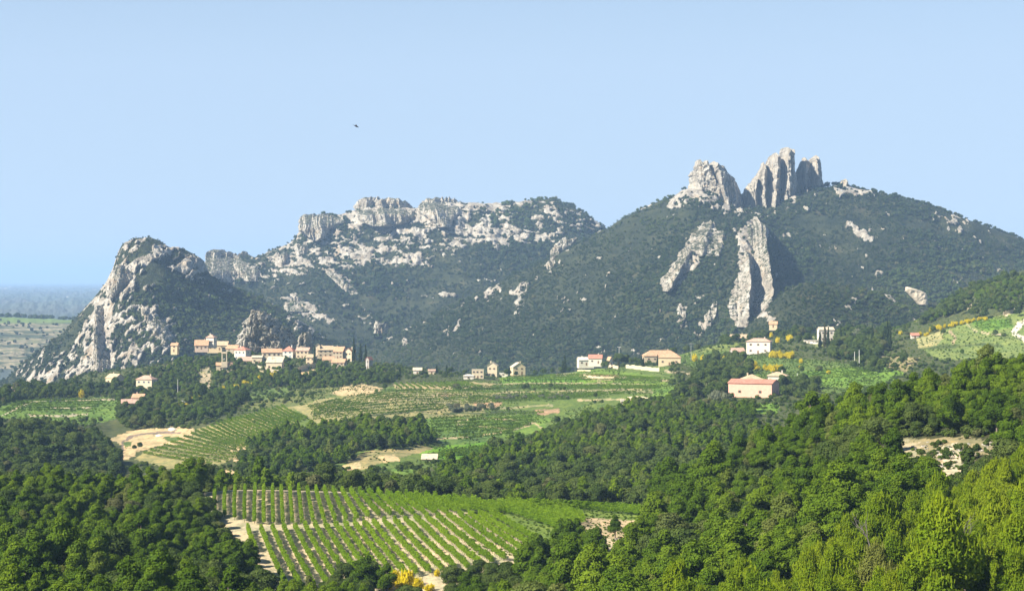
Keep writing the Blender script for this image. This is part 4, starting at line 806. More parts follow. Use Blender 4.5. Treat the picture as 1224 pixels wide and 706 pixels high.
def clear_of_houses(x, y, px, s_, rr):
    for hx, w, D in HD:
        if abs(px-hx) < w/2+2.5*s_ and -3 < y-D < 14: return False
        if abs(px-hx) < w/2+1 and -50 < y-D <= -3 and s_ > .3 and rr.random() < .62: return False
    return True
rr_ = random.Random(9)
for k_ in REC: REC[k_] = [t for t in REC[k_] if t[1] < 600 or clear_of_houses(t[0], t[1], t[5], t[3], rr_)]
LAB = {
 ('pine', 'lw'): ('dark green pine in the dense wood left of the striped vineyard', 'pines in the left foreground wood'),
 ('pine', 'rw'): ('pine with puffy green crown on the wooded slope at the right', 'pines on the right foreground slope'),
 ('pine', 'ft'): ('pine standing at the foot of the striped vineyard', 'pines at the foot of the vineyard'),
 ('pine', 'bv'): ('pine in the belt of trees just behind the striped vineyard', 'pines behind the vineyard'),
 ('pine', 'cw'): ('small pine in the dark wood between vineyard and terraced fields', 'pines of the middle wood'),
 ('pine', 'lone'): ('big spreading pine rising at the far right edge of the vineyard', 'big pines beside the vineyard'),
 ('bright', 'rw'): ('yellow-green young pine in the bright wood at the lower right', 'bright young pines at the lower right'),
 ('oak', 'lw'): ('rounded dark oak among the pines left of the striped vineyard', 'oaks in the left foreground wood'),
 ('oak', 'rw'): ('rounded dark oak among the pines of the right slope', 'oaks on the right foreground slope'),
 ('oak', 'ft'): ('low dark oak bush below the striped vineyard', 'low oaks at the foot of the vineyard'),
 ('oak', 'bv'): ('rounded oak in the belt of trees just behind the striped vineyard', 'oaks behind the vineyard'),
 ('oak', 'cw'): ('small oak in the dark wood between vineyard and terraced fields', 'oaks of the middle wood'),
 ('oak', 'dw'): ('oak in the dark blue-green wood at the left below the small green field', 'oaks of the dark left wood'),
 ('oak', 'vh'): ('dark oak on the hill below and around the village houses', 'oaks on the village hill'),
 ('oak', 'rp'): ('dark tree between the scattered houses of the right plateau', 'trees between the right houses'),
 ('oak', 'rh'): ('dark tree on the wooded hill at the right edge', 'trees on the right hill'),
 ('oak', 'mf'): ('lone dark tree standing beside a house or a terraced field', 'lone trees in the fields'),
 ('oak', 'hedge'): ('low dark hedge bush growing along a terrace bank', 'hedge bushes along the terraces'),
 ('light', 'vh'): ('light green tree on the hill below the village', 'light trees on the village hill'),
 ('light', 'rh'): ('light green tree on the wooded hill at the right edge', 'light trees on the right hill'),
 ('light', 'mf'): ('lone light green tree beside the terraced fields', 'lone light trees in the fields')}
PRO = {'pine': (PINE, 'pine_tree', 'pine', PINE_L, 5.2), 'bright': (PBRI, 'young_pine_tree', 'pine', PBRI, 5.5), 'oak': (OAK, 'oak_tree', 'oak', OAK_L, 5.), 'light': (LGT, 'broadleaf_tree', 'tree', [m_[1] for m_ in LGT], 4.5)}
rt = random.Random(5); lim = {'pine': 300, 'bright': 0, 'oak': 300, 'light': 200}
allrec = {'pine': REC['pine']+[], 'bright': REC['bright'], 'oak': REC['oak'], 'light': REC['light']}
def prominence(t):
    x, y, z, s_, zn, px, py = t
    top = PY(z+6.5*s_, y)
    inn = 1 if (-15 < px < 1239 and top < 700) else 0
    return inn*s_/y*(2.0 if zn in ('mf', 'lone', 'ft') else 1)
prs = sorted([(prominence(t), 'pine', t) for t in REC['pine']]+[(prominence(t), 'bright', t) for t in REC['bright']], key=lambda q: -q[0])
pick = [(k_, t) for w_, k_, t in prs[:300] if w_ > 0]; rest = [(k_, t) for w_, k_, t in prs[300:]]+[(k_, t) for w_, k_, t in prs[:300] if w_ <= 0]
for kd in ('oak', 'light'):
    q = sorted(REC[kd], key=lambda t: -prominence(t)); pick += [(kd, t) for t in q[:lim[kd]] if prominence(t) > 0]; rest += [(kd, t) for t in q[:lim[kd]] if prominence(t) <= 0]+[(kd, t) for t in q[lim[kd]:]]
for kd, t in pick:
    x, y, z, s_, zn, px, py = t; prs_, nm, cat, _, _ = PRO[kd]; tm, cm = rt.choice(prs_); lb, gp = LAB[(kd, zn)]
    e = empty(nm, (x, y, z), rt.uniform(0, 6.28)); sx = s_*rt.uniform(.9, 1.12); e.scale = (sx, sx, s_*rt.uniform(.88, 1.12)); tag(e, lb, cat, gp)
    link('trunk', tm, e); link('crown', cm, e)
for kd in ('pine', 'bright', 'oak', 'light'):
    L_ = [t for k_, t in rest if k_ == kd]
    if not L_: continue
    A_ = np.array([t[:4] for t in L_])
    nearm = A_[:, 1] < 480; nm = {'pine': 'pine_wood', 'bright': 'young_pine_wood', 'oak': 'oak_wood', 'light': 'broadleaf_wood'}[kd]
    for mk, protos in ((nearm, [m_[1] for m_ in PRO[kd][0]]), (~nearm, PRO[kd][3])):
        if mk.any(): stuff_points(nm, A_[mk, :3], A_[mk, 3], protos, 31)
print('TREES', {k_: len(v) for k_, v in REC.items()}, 'picked', len(pick))
# low scrub over the stony bank of the right slope
ub = zone(225, 345, 1030, 1215, .95, [[(1040, 518), (1205, 516), (1210, 625), (1080, 625)]], seed=46)[0]; rq = np.random.default_rng(14); qy = PY(ub[:, 2], ub[:, 1]); qx = PX(ub[:, 0], ub[:, 1])
rocky = ((qy < 549) & (qx > 1058) & (qx < 1192)) | ((qx > 1118) & (qx < 1152) & (qy < 572)); pr = np.where(rocky, .20, .85)+.5*fbm(ub[:, 0]/4, ub[:, 1]/5, s=18); ub = ub[rq.uniform(0, 1, len(ub)) < pr]
stuff_points('bank_scrub', ub, rq.lognormal(-.75, .45, len(ub)), SCRUB_L+LBU[:1], 47)
# undergrowth on the forest floor
u1 = zone(180, 462, -200, 335, 2.6, [LW], seed=31)[0]; u2 = zone(165, 450, 600, 1450, 2.7, [RWd], [RX_[0]], seed=32)[0]; U = np.concatenate([u1, u2])
stuff_points('undergrowth', U, np.random.default_rng(3).uniform(.7, 1.9, len(U)), SCRUB_L, 33)
uw = zone(470, 960, -250, 930, 4.0, [CW, CL, DW, [(-300, 590), (900, 560), (900, 640), (-300, 640)]], seed=34)[0]; stuff_points('undergrowth', uw, np.random.default_rng(4).uniform(1.0, 2.4, len(uw)), SCRUB_L, 35)
uv = zone(900, 1560, -40, 1500, 7., [VH]+RP+RH_, VX, seed=36)[0]; uv = np.array([p for p in uv if clear_of_houses(p[0], p[1], PX(p[0], p[1]), 1., rr_)]); stuff_points('undergrowth', uv, np.random.default_rng(6).uniform(1.0, 3.0, len(uv)), SCRUB_L, 37)
um = zone(640, 1560, -200, 1450, 9., [[(-300, 440), (1524, 340), (1524, 560), (-300, 620)]], [F1, [(120, 500), (245, 500), (240, 545), (130, 560)], [(395, 458), (800, 436), (800, 470), (640, 520), (590, 548), (400, 560), (350, 500)], [(130, 508), (240, 508), (240, 535), (130, 550)], [(-20, 476), (142, 476), (138, 502), (-20, 502)], [(800, 418), (900, 415), (1060, 436), (1060, 466), (830, 470)], [(1090, 370), (1240, 370), (1240, 430), (1080, 430)]], seed=38)[0]
stuff_points('undergrowth', um, np.random.default_rng(8).uniform(.8, 2.4, len(um)), SCRUB_L, 39)
# small tufts on the open meadows
ut = zone(640, 1500, -100, 1350, 5.0, [[(-300, 440), (1524, 360), (1524, 520), (640, 560), (-300, 600)]], [[(120, 500), (245, 500), (240, 545), (130, 560)], [(395, 458), (800, 436), (800, 470), (640, 520), (590, 548), (400, 560), (350, 500)], F1], seed=41)[0]; stuff_points('meadow_tufts', ut, np.random.default_rng(9).uniform(.35, .9, len(ut)), LBU, 41)

ut = zone(380, 475, 230, 790, .9, [VY], seed=43)[0]; rq = np.random.default_rng(10); ut = ut[((PX(ut[:, 0], ut[:, 1]) > 560) & (rq.uniform(0, 1, len(ut)) < .3))]; stuff_points('vineyard_weeds', ut, rq.uniform(.12, .42, len(ut)), LBU, 43)

CF = [(395, 458), (800, 436), (800, 470), (640, 520), (590, 548), (470, 560), (400, 530), (350, 500)]
ut = zone(700, 1450, 340, 1080, 3.1, [CF, [(800, 418), (900, 415), (1060, 436), (1060, 466), (830, 470)]], seed=44)[0]; ut = ut[fbm(ut[:, 0]/12, ut[:, 1]/30, s=17) > -.02]; stuff_points('field_tufts', ut, np.random.default_rng(12).uniform(.2, .7, len(ut)), LBU+SCRUB_L[:2], 45)

# broom, olives, cypresses
def row_of(name, cat, label, group, lst, protos, trunk=False, Dmin=800):
    for (px, py, h, w) in lst:
        x, y, z = gpoint(px, py, Dmin if py < 600 else 330, 1650 if py < 600 else 460); m_ = rt.choice(protos); hh, ww = h*y/F, w*y/F
        e = empty(name, (x, y, z-.15), rt.uniform(0, 6.28)); tag(e, label, cat, group)
        if trunk: e.scale = (ww/1.7, ww/1.7, hh/9.); link('trunk', m_[0], e); link('crown', m_[1], e)
        else: e.scale = (ww/1.9, ww/1.9, hh/1.0); link('crown', m_, e)
bl = []
for (x0, y0, x1, y1, n_, h_) in ((920, 426, 948, 428, 14, 6), (884, 440, 907, 441, 9, 7), (912, 442, 934, 444, 9, 6), (1095, 404, 1140, 388, 12, 4.5), (1140, 388, 1180, 382, 12, 4), (262, 470, 330, 452, 13, 5), (214, 486, 252, 478, 8, 6), (330, 452, 380, 450, 7, 4), (1040, 422, 1052, 420, 4, 6)):
    for k_ in range(n_): u = (k_+rt.random())/n_; bl.append((x0+(x1-x0)*u, y0+(y1-y0)*u+rt.uniform(-2, 2), h_*rt.uniform(.6, 1.25), h_*rt.uniform(.9, 1.6)))
bl += [(98, 476, 9, 9), (831, 432, 8, 9), (840, 431, 6, 7), (861, 430, 6, 7), (865, 431, 5, 6), (957, 434, 5, 6), (957, 440, 3, 6), (944, 408, 7, 9), (930, 410, 6, 7), (922, 404, 6, 6), (1076, 400, 4, 7), (990, 447, 4, 8)]
row_of('broom_bush', 'bush', 'yellow flowering broom bush out on the hillsides', 'yellow broom bushes on the hillsides', bl, BRM)
row_of('broom_bush', 'bush', 'bright yellow broom bush at the lower edge of the striped vineyard', 'yellow broom bushes below the vineyard', [(473, 698, 15, 20), (487, 700, 17, 24), (500, 703, 12, 18), (462, 704, 12, 16), (514, 706, 8, 14), (523, 688, 8, 9), (478, 706, 14, 18)], BRM)
row_of('olive_tree', 'olive tree', 'small grey-green olive tree on the terraced fields', 'olive trees on the terraces', [(535+rt.uniform(0, 55), 490+rt.uniform(-4, 3), 6, 9) for _ in range(20)]+[(590+rt.uniform(0, 95), 476+rt.uniform(-2, 2), 4.5, 8) for _ in range(22)]+[(565+8*i, 447, 4, 6) for i in range(5)]+[(rt.uniform(1010, 1055), rt.uniform(395, 420), 10, 13) for _ in range(12)]+[(rt.uniform(846, 872), rt.uniform(466, 484), 13, 17) for _ in range(8)], OLV)
cyp = [(376, 437, 24, 4.2, 'tall dark cypress in front of the village houses'), (478, 447, 9, 4, 'small cypress beside the green field right of the village'), (522, 446, 11, 4, 'slim cypress left of the centre hamlet'), (534, 446, 11, 4, 'slim cypress nearest the centre hamlet'),
       (675, 440, 22, 6, 'dark pointed tree behind the low white farmhouse'), (673, 440, 16, 6, None), (767, 437, 14, 3.5, None), (769, 438, 12, 3.5, None), (786, 437, 14, 3.5, 'cypress in front of the long tan villa'), (739, 440, 12, 3.5, None)]
cyp += [(x_, 418-rt.uniform(0, 3), h_, 5, None) for x_, h_ in ((980, 24), (986, 32), (990, 28), (1005, 30), (1043, 30), (1061, 33), (1064, 30), (423, 30), (431, 24), (437, 22))]
for (px, py, h, w, lb) in cyp:
    x, y, z = gpoint(px, py, 1000, 1650); m_ = rt.choice(CYP); e = empty('cypress_tree', (x, y, z-.3), rt.uniform(0, 6.28)); e.scale = (w*y/F/1.7,)*2+(h*y/F/9.,)
    zl = lb or ('cypress in the dark row beside the white house at the right' if px > 950 else 'cypress at the right end of the village' if px < 500 else 'cypress between the farmhouse and the long villa')
    tag(e, zl, 'cypress', None if lb else ('cypresses by the white house' if px > 950 else 'cypresses by the village' if px < 500 else 'cypresses by the villa')); link('trunk', m_[0], e); link('crown', m_[1], e)

# ---------------------------------------------------------------- vineyards: one trellised row = one thing
def vine_row(path, h, w, leaf, per_m, mat, label, group, seed, posts=False, gaps=.12):
    r = np.random.default_rng(seed); P = np.array(path, float); d = np.r_[0, np.cumsum(np.linalg.norm(np.diff(P[:, :2], axis=0), axis=1))]; Ltot = d[-1]
    if Ltot < 2: return
    n = int(Ltot*per_m); s_ = r.uniform(0, Ltot, n); keep = noise(s_/1.1, s_*0+seed, s=3) > -1+gaps*2; s_ = s_[keep]; n = len(s_)
    c = np.stack([np.interp(s_, d, P[:, k_]) for k_ in range(3)], 1); t = P[-1]-P[0]; nn = np.array([-t[1], t[0], 0]); nn /= np.linalg.norm(nn)
    hv = 1+.28*noise(s_/1.0, s_*0+seed+5, s=4); zz = r.uniform(.28, 1, n)**.8*h*hv; ww = w*(.55+.45*np.sin(np.clip(zz/h, 0, 1)*3.0))
    c = c+nn*(r.uniform(-.5, .5, n)*ww)[:, None]; c[:, 2] += zz
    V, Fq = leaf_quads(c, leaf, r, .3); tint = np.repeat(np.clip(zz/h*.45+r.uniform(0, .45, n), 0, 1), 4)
    o0 = P[0].copy(); e = empty('vine_row', tuple(o0)); tag(e, label, 'vine row', group); link('foliage', mesh_np('vine_foliage', V-o0, Fq, [mat], False, {'tint': tint}), e)
    if posts:
        vs_, fs_ = [], []
        for q in np.arange(.3, Ltot, 1.15):
            b_ = np.array([np.interp(q, d, P[:, k_]) for k_ in range(3)])-o0; n0 = len(vs_); v, f = tube([b_+[0, 0, -.2], b_+[r.uniform(-.08, .08), r.uniform(-.08, .08), .35], b_+[0, 0, .75]], [.05, .04, .03], 4); vs_ += v; fs_ += [[i+n0 for i in x] for x in f]
        link('vine_stocks', mesh_np('vine_stocks', np.array(vs_), np.array(fs_), [MBARK2]), e)
def guide_rows(guides, counts, D0, D1, nseg=14, **kw):
    G = [pchip(np.arange(len(g_)), np.array(g_, float), np.linspace(0, len(g_)-1, nseg)) for g_ in guides]; sd = kw.pop('seed')
    k_ = 0
    for i in range(len(G)-1):
        for j in range(counts[i]):
            f = j/counts[i]; Q = G[i]*(1-f)+G[i+1]*f; Dh = ground_hit(Q[:, 0], Q[:, 1], D0, D1); Pw = np.stack([X(Q[:, 0], Dh), Dh, ground_z(Q[:, 0], Dh)], 1)
            ok = np.r_[True, np.abs(np.diff(Dh)) < 60]; 
            if ok.all(): vine_row(Pw, seed=sd+k_, **kw)
            k_ += 1
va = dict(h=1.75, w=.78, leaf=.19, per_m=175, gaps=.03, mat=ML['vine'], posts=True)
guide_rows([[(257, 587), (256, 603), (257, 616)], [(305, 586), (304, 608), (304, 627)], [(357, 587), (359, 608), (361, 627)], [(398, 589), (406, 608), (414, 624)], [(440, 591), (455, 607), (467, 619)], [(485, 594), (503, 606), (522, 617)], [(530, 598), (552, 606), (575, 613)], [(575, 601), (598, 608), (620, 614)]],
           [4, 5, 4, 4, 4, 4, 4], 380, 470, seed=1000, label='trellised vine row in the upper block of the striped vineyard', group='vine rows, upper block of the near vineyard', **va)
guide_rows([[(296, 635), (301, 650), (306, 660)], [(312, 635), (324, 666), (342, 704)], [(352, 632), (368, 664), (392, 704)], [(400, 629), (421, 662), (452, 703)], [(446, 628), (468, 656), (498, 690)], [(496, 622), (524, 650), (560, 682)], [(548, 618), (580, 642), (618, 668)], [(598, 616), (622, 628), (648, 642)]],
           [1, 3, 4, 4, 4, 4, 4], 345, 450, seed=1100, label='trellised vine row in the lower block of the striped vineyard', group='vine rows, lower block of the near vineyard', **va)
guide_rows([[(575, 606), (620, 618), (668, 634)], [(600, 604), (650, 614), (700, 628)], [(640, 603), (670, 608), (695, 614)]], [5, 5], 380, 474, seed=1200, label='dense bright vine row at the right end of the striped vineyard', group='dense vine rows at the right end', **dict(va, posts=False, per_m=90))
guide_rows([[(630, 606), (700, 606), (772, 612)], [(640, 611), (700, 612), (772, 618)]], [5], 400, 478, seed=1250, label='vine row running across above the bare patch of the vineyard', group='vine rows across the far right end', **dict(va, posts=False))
vb = dict(h=1.5, w=.7, leaf=.36, per_m=24, mat=ML['vinefar'], gaps=.1)
guide_rows([[(336, 486), (350, 494), (367, 501)], [(292, 497), (316, 507), (334, 515)], [(258, 507), (282, 520), (304, 528)], [(228, 519), (256, 528), (290, 538)], [(196, 533), (240, 541), (282, 549)], [(164, 546), (200, 552), (245, 558)]], [8, 7, 5, 4, 4], 740, 1250, seed=1300, label='vine row curving across the rounded field below the village', group='vine rows of the curved field', **vb)
guide_rows([[(368, 487), (430, 474), (500, 467), (600, 470)], [(375, 494), (435, 484), (500, 478), (570, 480)], [(374, 505), (430, 500), (500, 496), (535, 490)]], [4, 5], 800, 1300, nseg=20, seed=1350, label='long vine row running along the terraces in the centre field', group='vine rows of the centre terraces', **vb)
guide_rows([[(515, 502), (580, 498), (650, 494)], [(515, 520), (570, 519), (620, 516)]], [5], 740, 1250, seed=1380, label='green vine row in the field below the olive trees', group='vine rows below the olives', **vb)
guide_rows([[(505, 547), (540, 540), (588, 534)], [(540, 549), (565, 546), (590, 543)]], [4], 740, 1100, seed=1400, label='vine row in the bright green plot at the wood edge', group='vine rows of the bright plot', **vb)
guide_rows([[(610, 446), (700, 444), (790, 450)], [(600, 458), (700, 457), (790, 458)]], [5], 900, 1400, seed=1420, label='vine row on the upper terrace in front of the hamlet', group='vine rows of the upper terrace', **vb)
guide_rows([[(472, 459), (476, 462), (480, 465)], [(560, 457), (572, 460), (584, 463)]], [13], 900, 1400, nseg=5, seed=1440, label='short vine row on the pale strip left of the hamlet', group='short vine rows on the pale strip', **vb)
guide_rows([[(20, 481), (80, 479), (132, 478)], [(0, 494), (60, 494), (110, 493)]], [5], 900, 1300, seed=1460, label='vine row in the small green field at the left edge', group='vine rows of the left field', **vb)
guide_rows([[(1070, 372), (1064, 380), (1060, 388)], [(1100, 366), (1096, 374), (1092, 382)], [(1134, 363), (1134, 369), (1134, 375)]], [5, 6], 1050, 1500, nseg=6, seed=1480, label='vine row running up the golden plot on the right hill', group='vine rows of the golden plot', **vb)
guide_rows([[(1165, 386), (1190, 381), (1208, 380)], [(1168, 396), (1190, 396), (1212, 393)]], [4], 900, 1400, seed=1500, label='vine row on the green terrace below the right hill', group='vine rows of the right terrace', **vb)
guide_rows([[(965, 448), (1000, 443), (1040, 441)], [(975, 458), (1000, 455), (1050, 452)]], [4], 850, 1350, seed=1520, label='vine row in the meadow beside the two white posts', group='vine rows by the white posts', **vb)

guide_rows([[(540, 465), (640, 461), (790, 463)], [(545, 469), (640, 467), (780, 466)]], [3], 900, 1400, nseg=18, seed=1560, label='vine row on the middle terrace of the centre fields', group='vine rows of the middle terraces', **vb)
guide_rows([[(560, 476), (640, 471), (760, 470)], [(560, 485), (630, 482), (690, 477)]], [5], 850, 1400, nseg=18, seed=1580, label='vine row between the two lines of olive trees', group='vine rows between the olives', **vb)
guide_rows([[(560, 503), (610, 501), (650, 500)], [(545, 530), (580, 526), (605, 522)]], [7], 700, 1300, nseg=12, seed=1600, label='vine row in the lower green field above the middle wood', group='vine rows of the lower green field', **vb)
# ---------------------------------------------------------------- houses
WALLC = dict(white=(.66, .60, .50), cream=(.60, .50, .35), tan=(.53, .43, .29), ochre=(.58, .47, .30), pink=(.68, .40, .30), stone=(.42, .35, .25), rose=(.57, .43, .33), grey=(.36, .33, .29))
ROOFC = dict(orange=(.50, .31, .19), red=(.47, .22, .16), tan=(.50, .38, .25), pale=(.58, .49, .36), rose=(.50, .33, .25), brown=(.34, .20, .13), white=(.66, .60, .52))
MW = {k_: m_plain('wall_'+k_, v, .10, .9) for k_, v in WALLC.items()}; MT = {k_: m_tile('tiles_'+k_, v) for k_, v in ROOFC.items()}
MGL = m_plain('dark_window', (.035, .04, .045), .1, 2, .3, .5); MSH = {'blue': m_plain('blue_shutter', (.20, .27, .32), .1), 'brown': m_plain('brown_shutter', (.20, .12, .07), .1), 'green': m_plain('green_shutter', (.12, .18, .12), .1)}
MST = m_plain('dry_stone', (.44, .38, .28), .35, 1.3, bumpd=.1); MWH = m_plain('white_post', (.72, .70, .66), .06); MMET = m_plain('grey_metal', (.34, .34, .34), .1)
def boxv(x0, x1, y0, y1, z0, z1):
    return [(x0, y0, z0), (x1, y0, z0), (x1, y1, z0), (x0, y1, z0), (x0, y0, z1), (x1, y0, z1), (x1, y1, z1), (x0, y1, z1)], [[0, 3, 2, 1], [4, 5, 6, 7], [0, 1, 5, 4], [1, 2, 6, 5], [2, 3, 7, 6], [3, 0, 4, 7]]
def mesh_py(name, V, Fq, mat):
    me = bpy.data.meshes.new(name); me.from_pydata([tuple(map(float, v)) for v in V], [], Fq); me.materials.append(mat); me.update(); return me
def part(name, V, Fq, mat, par): return link(name, mesh_py(name, V, Fq, mat), par)
def boxes(lst):
    V, Fq = [], []
    for b in lst: v, f = boxv(*b); n0 = len(V); V += v; Fq += [[i+n0 for i in q] for q in f]
    return V, Fq
def roof_geo(kind, w, d, h, rh, ov=.45, th=.22):
    a, b = w/2+ov, d/2+ov; drop = ov*rh/(d/2 if kind in ('gx', 'hip') else w/2 if kind == 'gy' else d)
    if kind == 'flat': return boxv(-w/2-.15, w/2+.15, -d/2-.15, d/2+.15, h, h+.25)
    if kind == 'gx': T = [(-a, -b, h-drop), (a, -b, h-drop), (a, 0, h+rh), (-a, 0, h+rh), (a, b, h-drop), (-a, b, h-drop)]; Q = [[0, 1, 2, 3], [3, 2, 4, 5]]
    elif kind == 'gy': T = [(-a, -b, h-drop), (0, -b, h+rh), (0, b, h+rh), (-a, b, h-drop), (a, -b, h-drop), (a, b, h-drop)]; Q = [[0, 1, 2, 3], [1, 4, 5, 2]]
    elif kind == 'shed': T = [(-a, -b, h-ov*rh/d), (a, -b, h-ov*rh/d), (a, b, h+rh+ov*rh/d), (-a, b, h+rh+ov*rh/d)]; Q = [[0, 1, 2, 3]]
    else:
        r_ = max(a-b, .3); T = [(-a, -b, h-drop), (a, -b, h-drop), (a, b, h-drop), (-a, b, h-drop), (-r_, 0, h+rh), (r_, 0, h+rh)]; Q = [[0, 1, 5, 4], [1, 2, 5, 5], [2, 3, 4, 5], [3, 0, 4, 4]]; Q = [list(dict.fromkeys(q)) for q in Q]
    n = len(T); V = [(x, y, z+th) for x, y, z in T]+T; F_ = list(Q)+[[i+n for i in q[::-1]] for q in Q]
    from collections import Counter
    ed = Counter(); 
    for q in Q:
        for i in range(len(q)): ed[(q[i], q[(i+1) % len(q)])] += 1
    for (i, j) in list(ed):
        if (j, i) not in ed: F_.append([j, i, i+n, j+n])
    return V, F_
def wall_geo(kind, w, d, h, rh):
    x, y = w/2, d/2; V, F_ = boxv(-x, x, -y, y, -2.2, h)
    n = 8
    if kind == 'gx': V += [(-x, 0, h+rh-.02), (x, 0, h+rh-.02)]; F_ += [[7, 4, 8], [5, 6, 9]]
    if kind == 'gy': V += [(0, -y, h+rh-.02), (0, y, h+rh-.02)]; F_ += [[4, 5, 8], [6, 7, 9]]
    if kind == 'shed': V += [(-x, y, h+rh-.02), (x, y, h+rh-.02)]; F_ += [[7, 4, 8], [5, 6, 9], [7, 8, 9, 6]]
    return V, F_
def window(par, face, u, z, w, d, ww=.9, wh=1.3, sh='brown', name='window', leaves=True):
    def tr(lst):
        V, F_ = boxes(lst); a = {'f': 0, 'r': math.pi/2, 'l': -math.pi/2}[face]; off = d/2 if face == 'f' else w/2; out = []
        for x, y, zz in V: y2 = y-off; out.append((x*math.cos(a)-y2*math.sin(a), x*math.sin(a)+y2*math.cos(a), zz))
        return out, F_
    V, F_ = tr([(u-ww/2, u+ww/2, -.05, .1, z, z+wh)]); o = part(name, V, F_, MGL if name == 'window' else MSH[sh], par)
    if name == 'window':
        V, F_ = tr([(u-ww/2-.08, u+ww/2+.08, -.12, .1, z-.1, z-.002)]); part('sill', V, F_, MST, o)
        if leaves: 
            for s_ in (-1, 1): V, F_ = tr([(u+s_*(ww*.78)-ww*.25, u+s_*(ww*.78)+ww*.25, -.09, .1, z, z+wh)]); part('shutter', V, F_, MSH[sh], o)
    return o
def body(e, kind, w, d, h, rh, wc, rc, loc=(0, 0, 0), floors=1, nwin=2, sh='brown', chim=True, door=True, side='r', seed=0):
    r = random.Random(seed); c = lambda V: [(x+loc[0], y+loc[1], z+loc[2]) for x, y, z in V]
    V, F_ = wall_geo(kind, w, d, h, rh); part('wall', c(V), F_, MW[wc], e); V, F_ = roof_geo(kind, w, d, h, rh); ro = part('roof', c(V), F_, MT[rc] if kind != 'flat' else MW[wc], e)
    hol = e if loc == (0, 0, 0) else None
    if hol is None: return
    if chim: cx = w*.22*(1 if seed % 2 else -1); V, F_ = boxes([(cx-.35, cx+.35, -.3+.8, .3+.8, h+.2, h+rh+.9), (cx-.45, cx+.45, -.4+.8, .4+.8, h+rh+.902, h+rh+1.05)]); part('chimney', V, F_, MW[wc], ro)
    fh = h/floors
    for fl in range(floors):
        for i in range(nwin):
            u = (-.5+(i+.5)/nwin)*w*.92+r.uniform(-.2, .2)
            if fl == 0 and door and i == nwin//2: window(e, 'f', u, .02, w, d, 1.1, min(2.1, fh*.8), sh, 'door'); continue
            window(e, 'f', u, fl*fh+fh*.36, w, d, .75, min(1.15, fh*.38), sh)
        for i in range(max(1, int(d//5))): window(e, side, (-.5+(i+.5)/max(1, int(d//5)))*d*.8, fl*fh+fh*.36, w, d, .85, min(1.2, fh*.42), sh, leaves=False)
HN = [0]
def house(px, py, wpx, hpx, rpx, kind, wc, rc, label, rot=0., dm=None, floors=1, nwin=2, sh='brown', chim=True, door=True, Dmin=900, extra=(), name='house', cat='house', sink=.3):
    HN[0] += 1; D = float(ground_hit(px, py, Dmin, 1700)[0]); k_ = D/F; w = wpx*k_; h = hpx*k_+sink; rh = max(rpx*k_, .05); d = dm or max(5., w*.7)
    w2 = max(2.5, (w-abs(math.sin(rot))*d)/max(.4, math.cos(rot))) if abs(rot) > .05 else w
    x, y = X(px, D), D+d/2; e = empty(name, (x, y, Z(py, D)-sink), rot); tag(e, label, cat)
    body(e, kind, w2, d, h, rh, wc, rc, floors=floors, nwin=nwin, sh=sh, chim=chim, door=door, side='r' if rot < 0 else 'l', seed=HN[0])
    for (dx, dy, ww, dd, hh, rr, kk, wcc, rcc) in extra: body(e, kk, ww, dd, hh, rr, wcc, rcc, loc=(dx, dy, 0), seed=HN[0])
    return e
H = house
H(208.5, 420, 9, 7.5, 2.5, 'gx', 'ochre', 'orange', 'narrow tan tower house standing alone at the left end of the village', rot=-.15, dm=5, floors=2, nwin=1, Dmin=1250)
H(252, 409.5, 12, 6.5, 3, 'hip', 'white', 'rose', 'small white hip-roofed house, topmost of the village', rot=-.25, dm=6.5, floors=1, nwin=3, Dmin=1350, door=False, sink=2)
H(240, 417, 17, 4.5, 6, 'gx', 'rose', 'orange', 'long low house with bright orange roof at the upper left of the village', rot=.1, dm=9, nwin=3, Dmin=1300)
H(260, 418, 24, 5.5, 4.5, 'gx', 'ochre', 'tan', 'long yellow house with tan roof directly below the topmost white house', rot=-.05, dm=9, nwin=4, Dmin=1300)
H(278, 419, 16, 2.5, 4, 'gx', 'stone', 'orange', 'low stone house whose orange roof slopes down behind the big white house', rot=-.2, dm=8, nwin=2, Dmin=1300)
H(289, 430, 19, 12, 3.5, 'hip', 'white', 'red', 'big white village house with reddish roof and shaded right wall', rot=-.38, dm=8, floors=2, nwin=3, sh='blue', Dmin=1250)
H(292, 433, 16, 2, 4, 'shed', 'rose', 'rose', 'low lean-to with rosy roof between the chapel and the big white house', dm=7, nwin=1, chim=False, Dmin=1200)
H(324, 432, 25, 11, 4, 'gx', 'cream', 'orange', 'wide cream house with orange roof behind the big pale farmhouse', rot=.12, dm=9, floors=2, nwin=4, Dmin=1250)
H(307, 434, 12, 7, 2, 'gx', 'cream', 'pale', 'small cream annex left of the wide cream house', dm=7, nwin=2, chim=False, Dmin=1250)
H(328, 442, 20, 9, 6, 'shed', 'cream', 'pale', 'big pale farmhouse with a cream lean-to roof, lowest of the village front', rot=-.08, dm=9, floors=1, nwin=3, Dmin=1150)
H(345, 427, 15, 8, 5, 'hip', 'white', 'red', 'white house with vivid red roof in the middle of the village', rot=-.2, dm=8, floors=2, nwin=2, sh='blue', Dmin=1250)
H(362, 428, 17, 9, 3.5, 'gx', 'tan', 'rose', 'tan house with flat rosy roof left of the tall cypress', rot=-.15, dm=8, floors=2, nwin=3, Dmin=1250)
H(372, 436, 13, 9, 3, 'shed', 'tan', 'tan', 'tall tan house just behind the tall cypress', rot=-.2, dm=7, floors=2, nwin=2, Dmin=1200)
H(388, 426, 20, 8, 4.5, 'gx', 'tan', 'tan', 'stone house with broad tan roof right of the tall cypress', rot=.15, dm=9, nwin=3, floors=2, Dmin=1250)
H(380, 421, 5, 8, 2, 'gy', 'cream', 'tan', 'little cream dovecote tower poking above the village roofs', dm=4, nwin=1, chim=False, Dmin=1300)
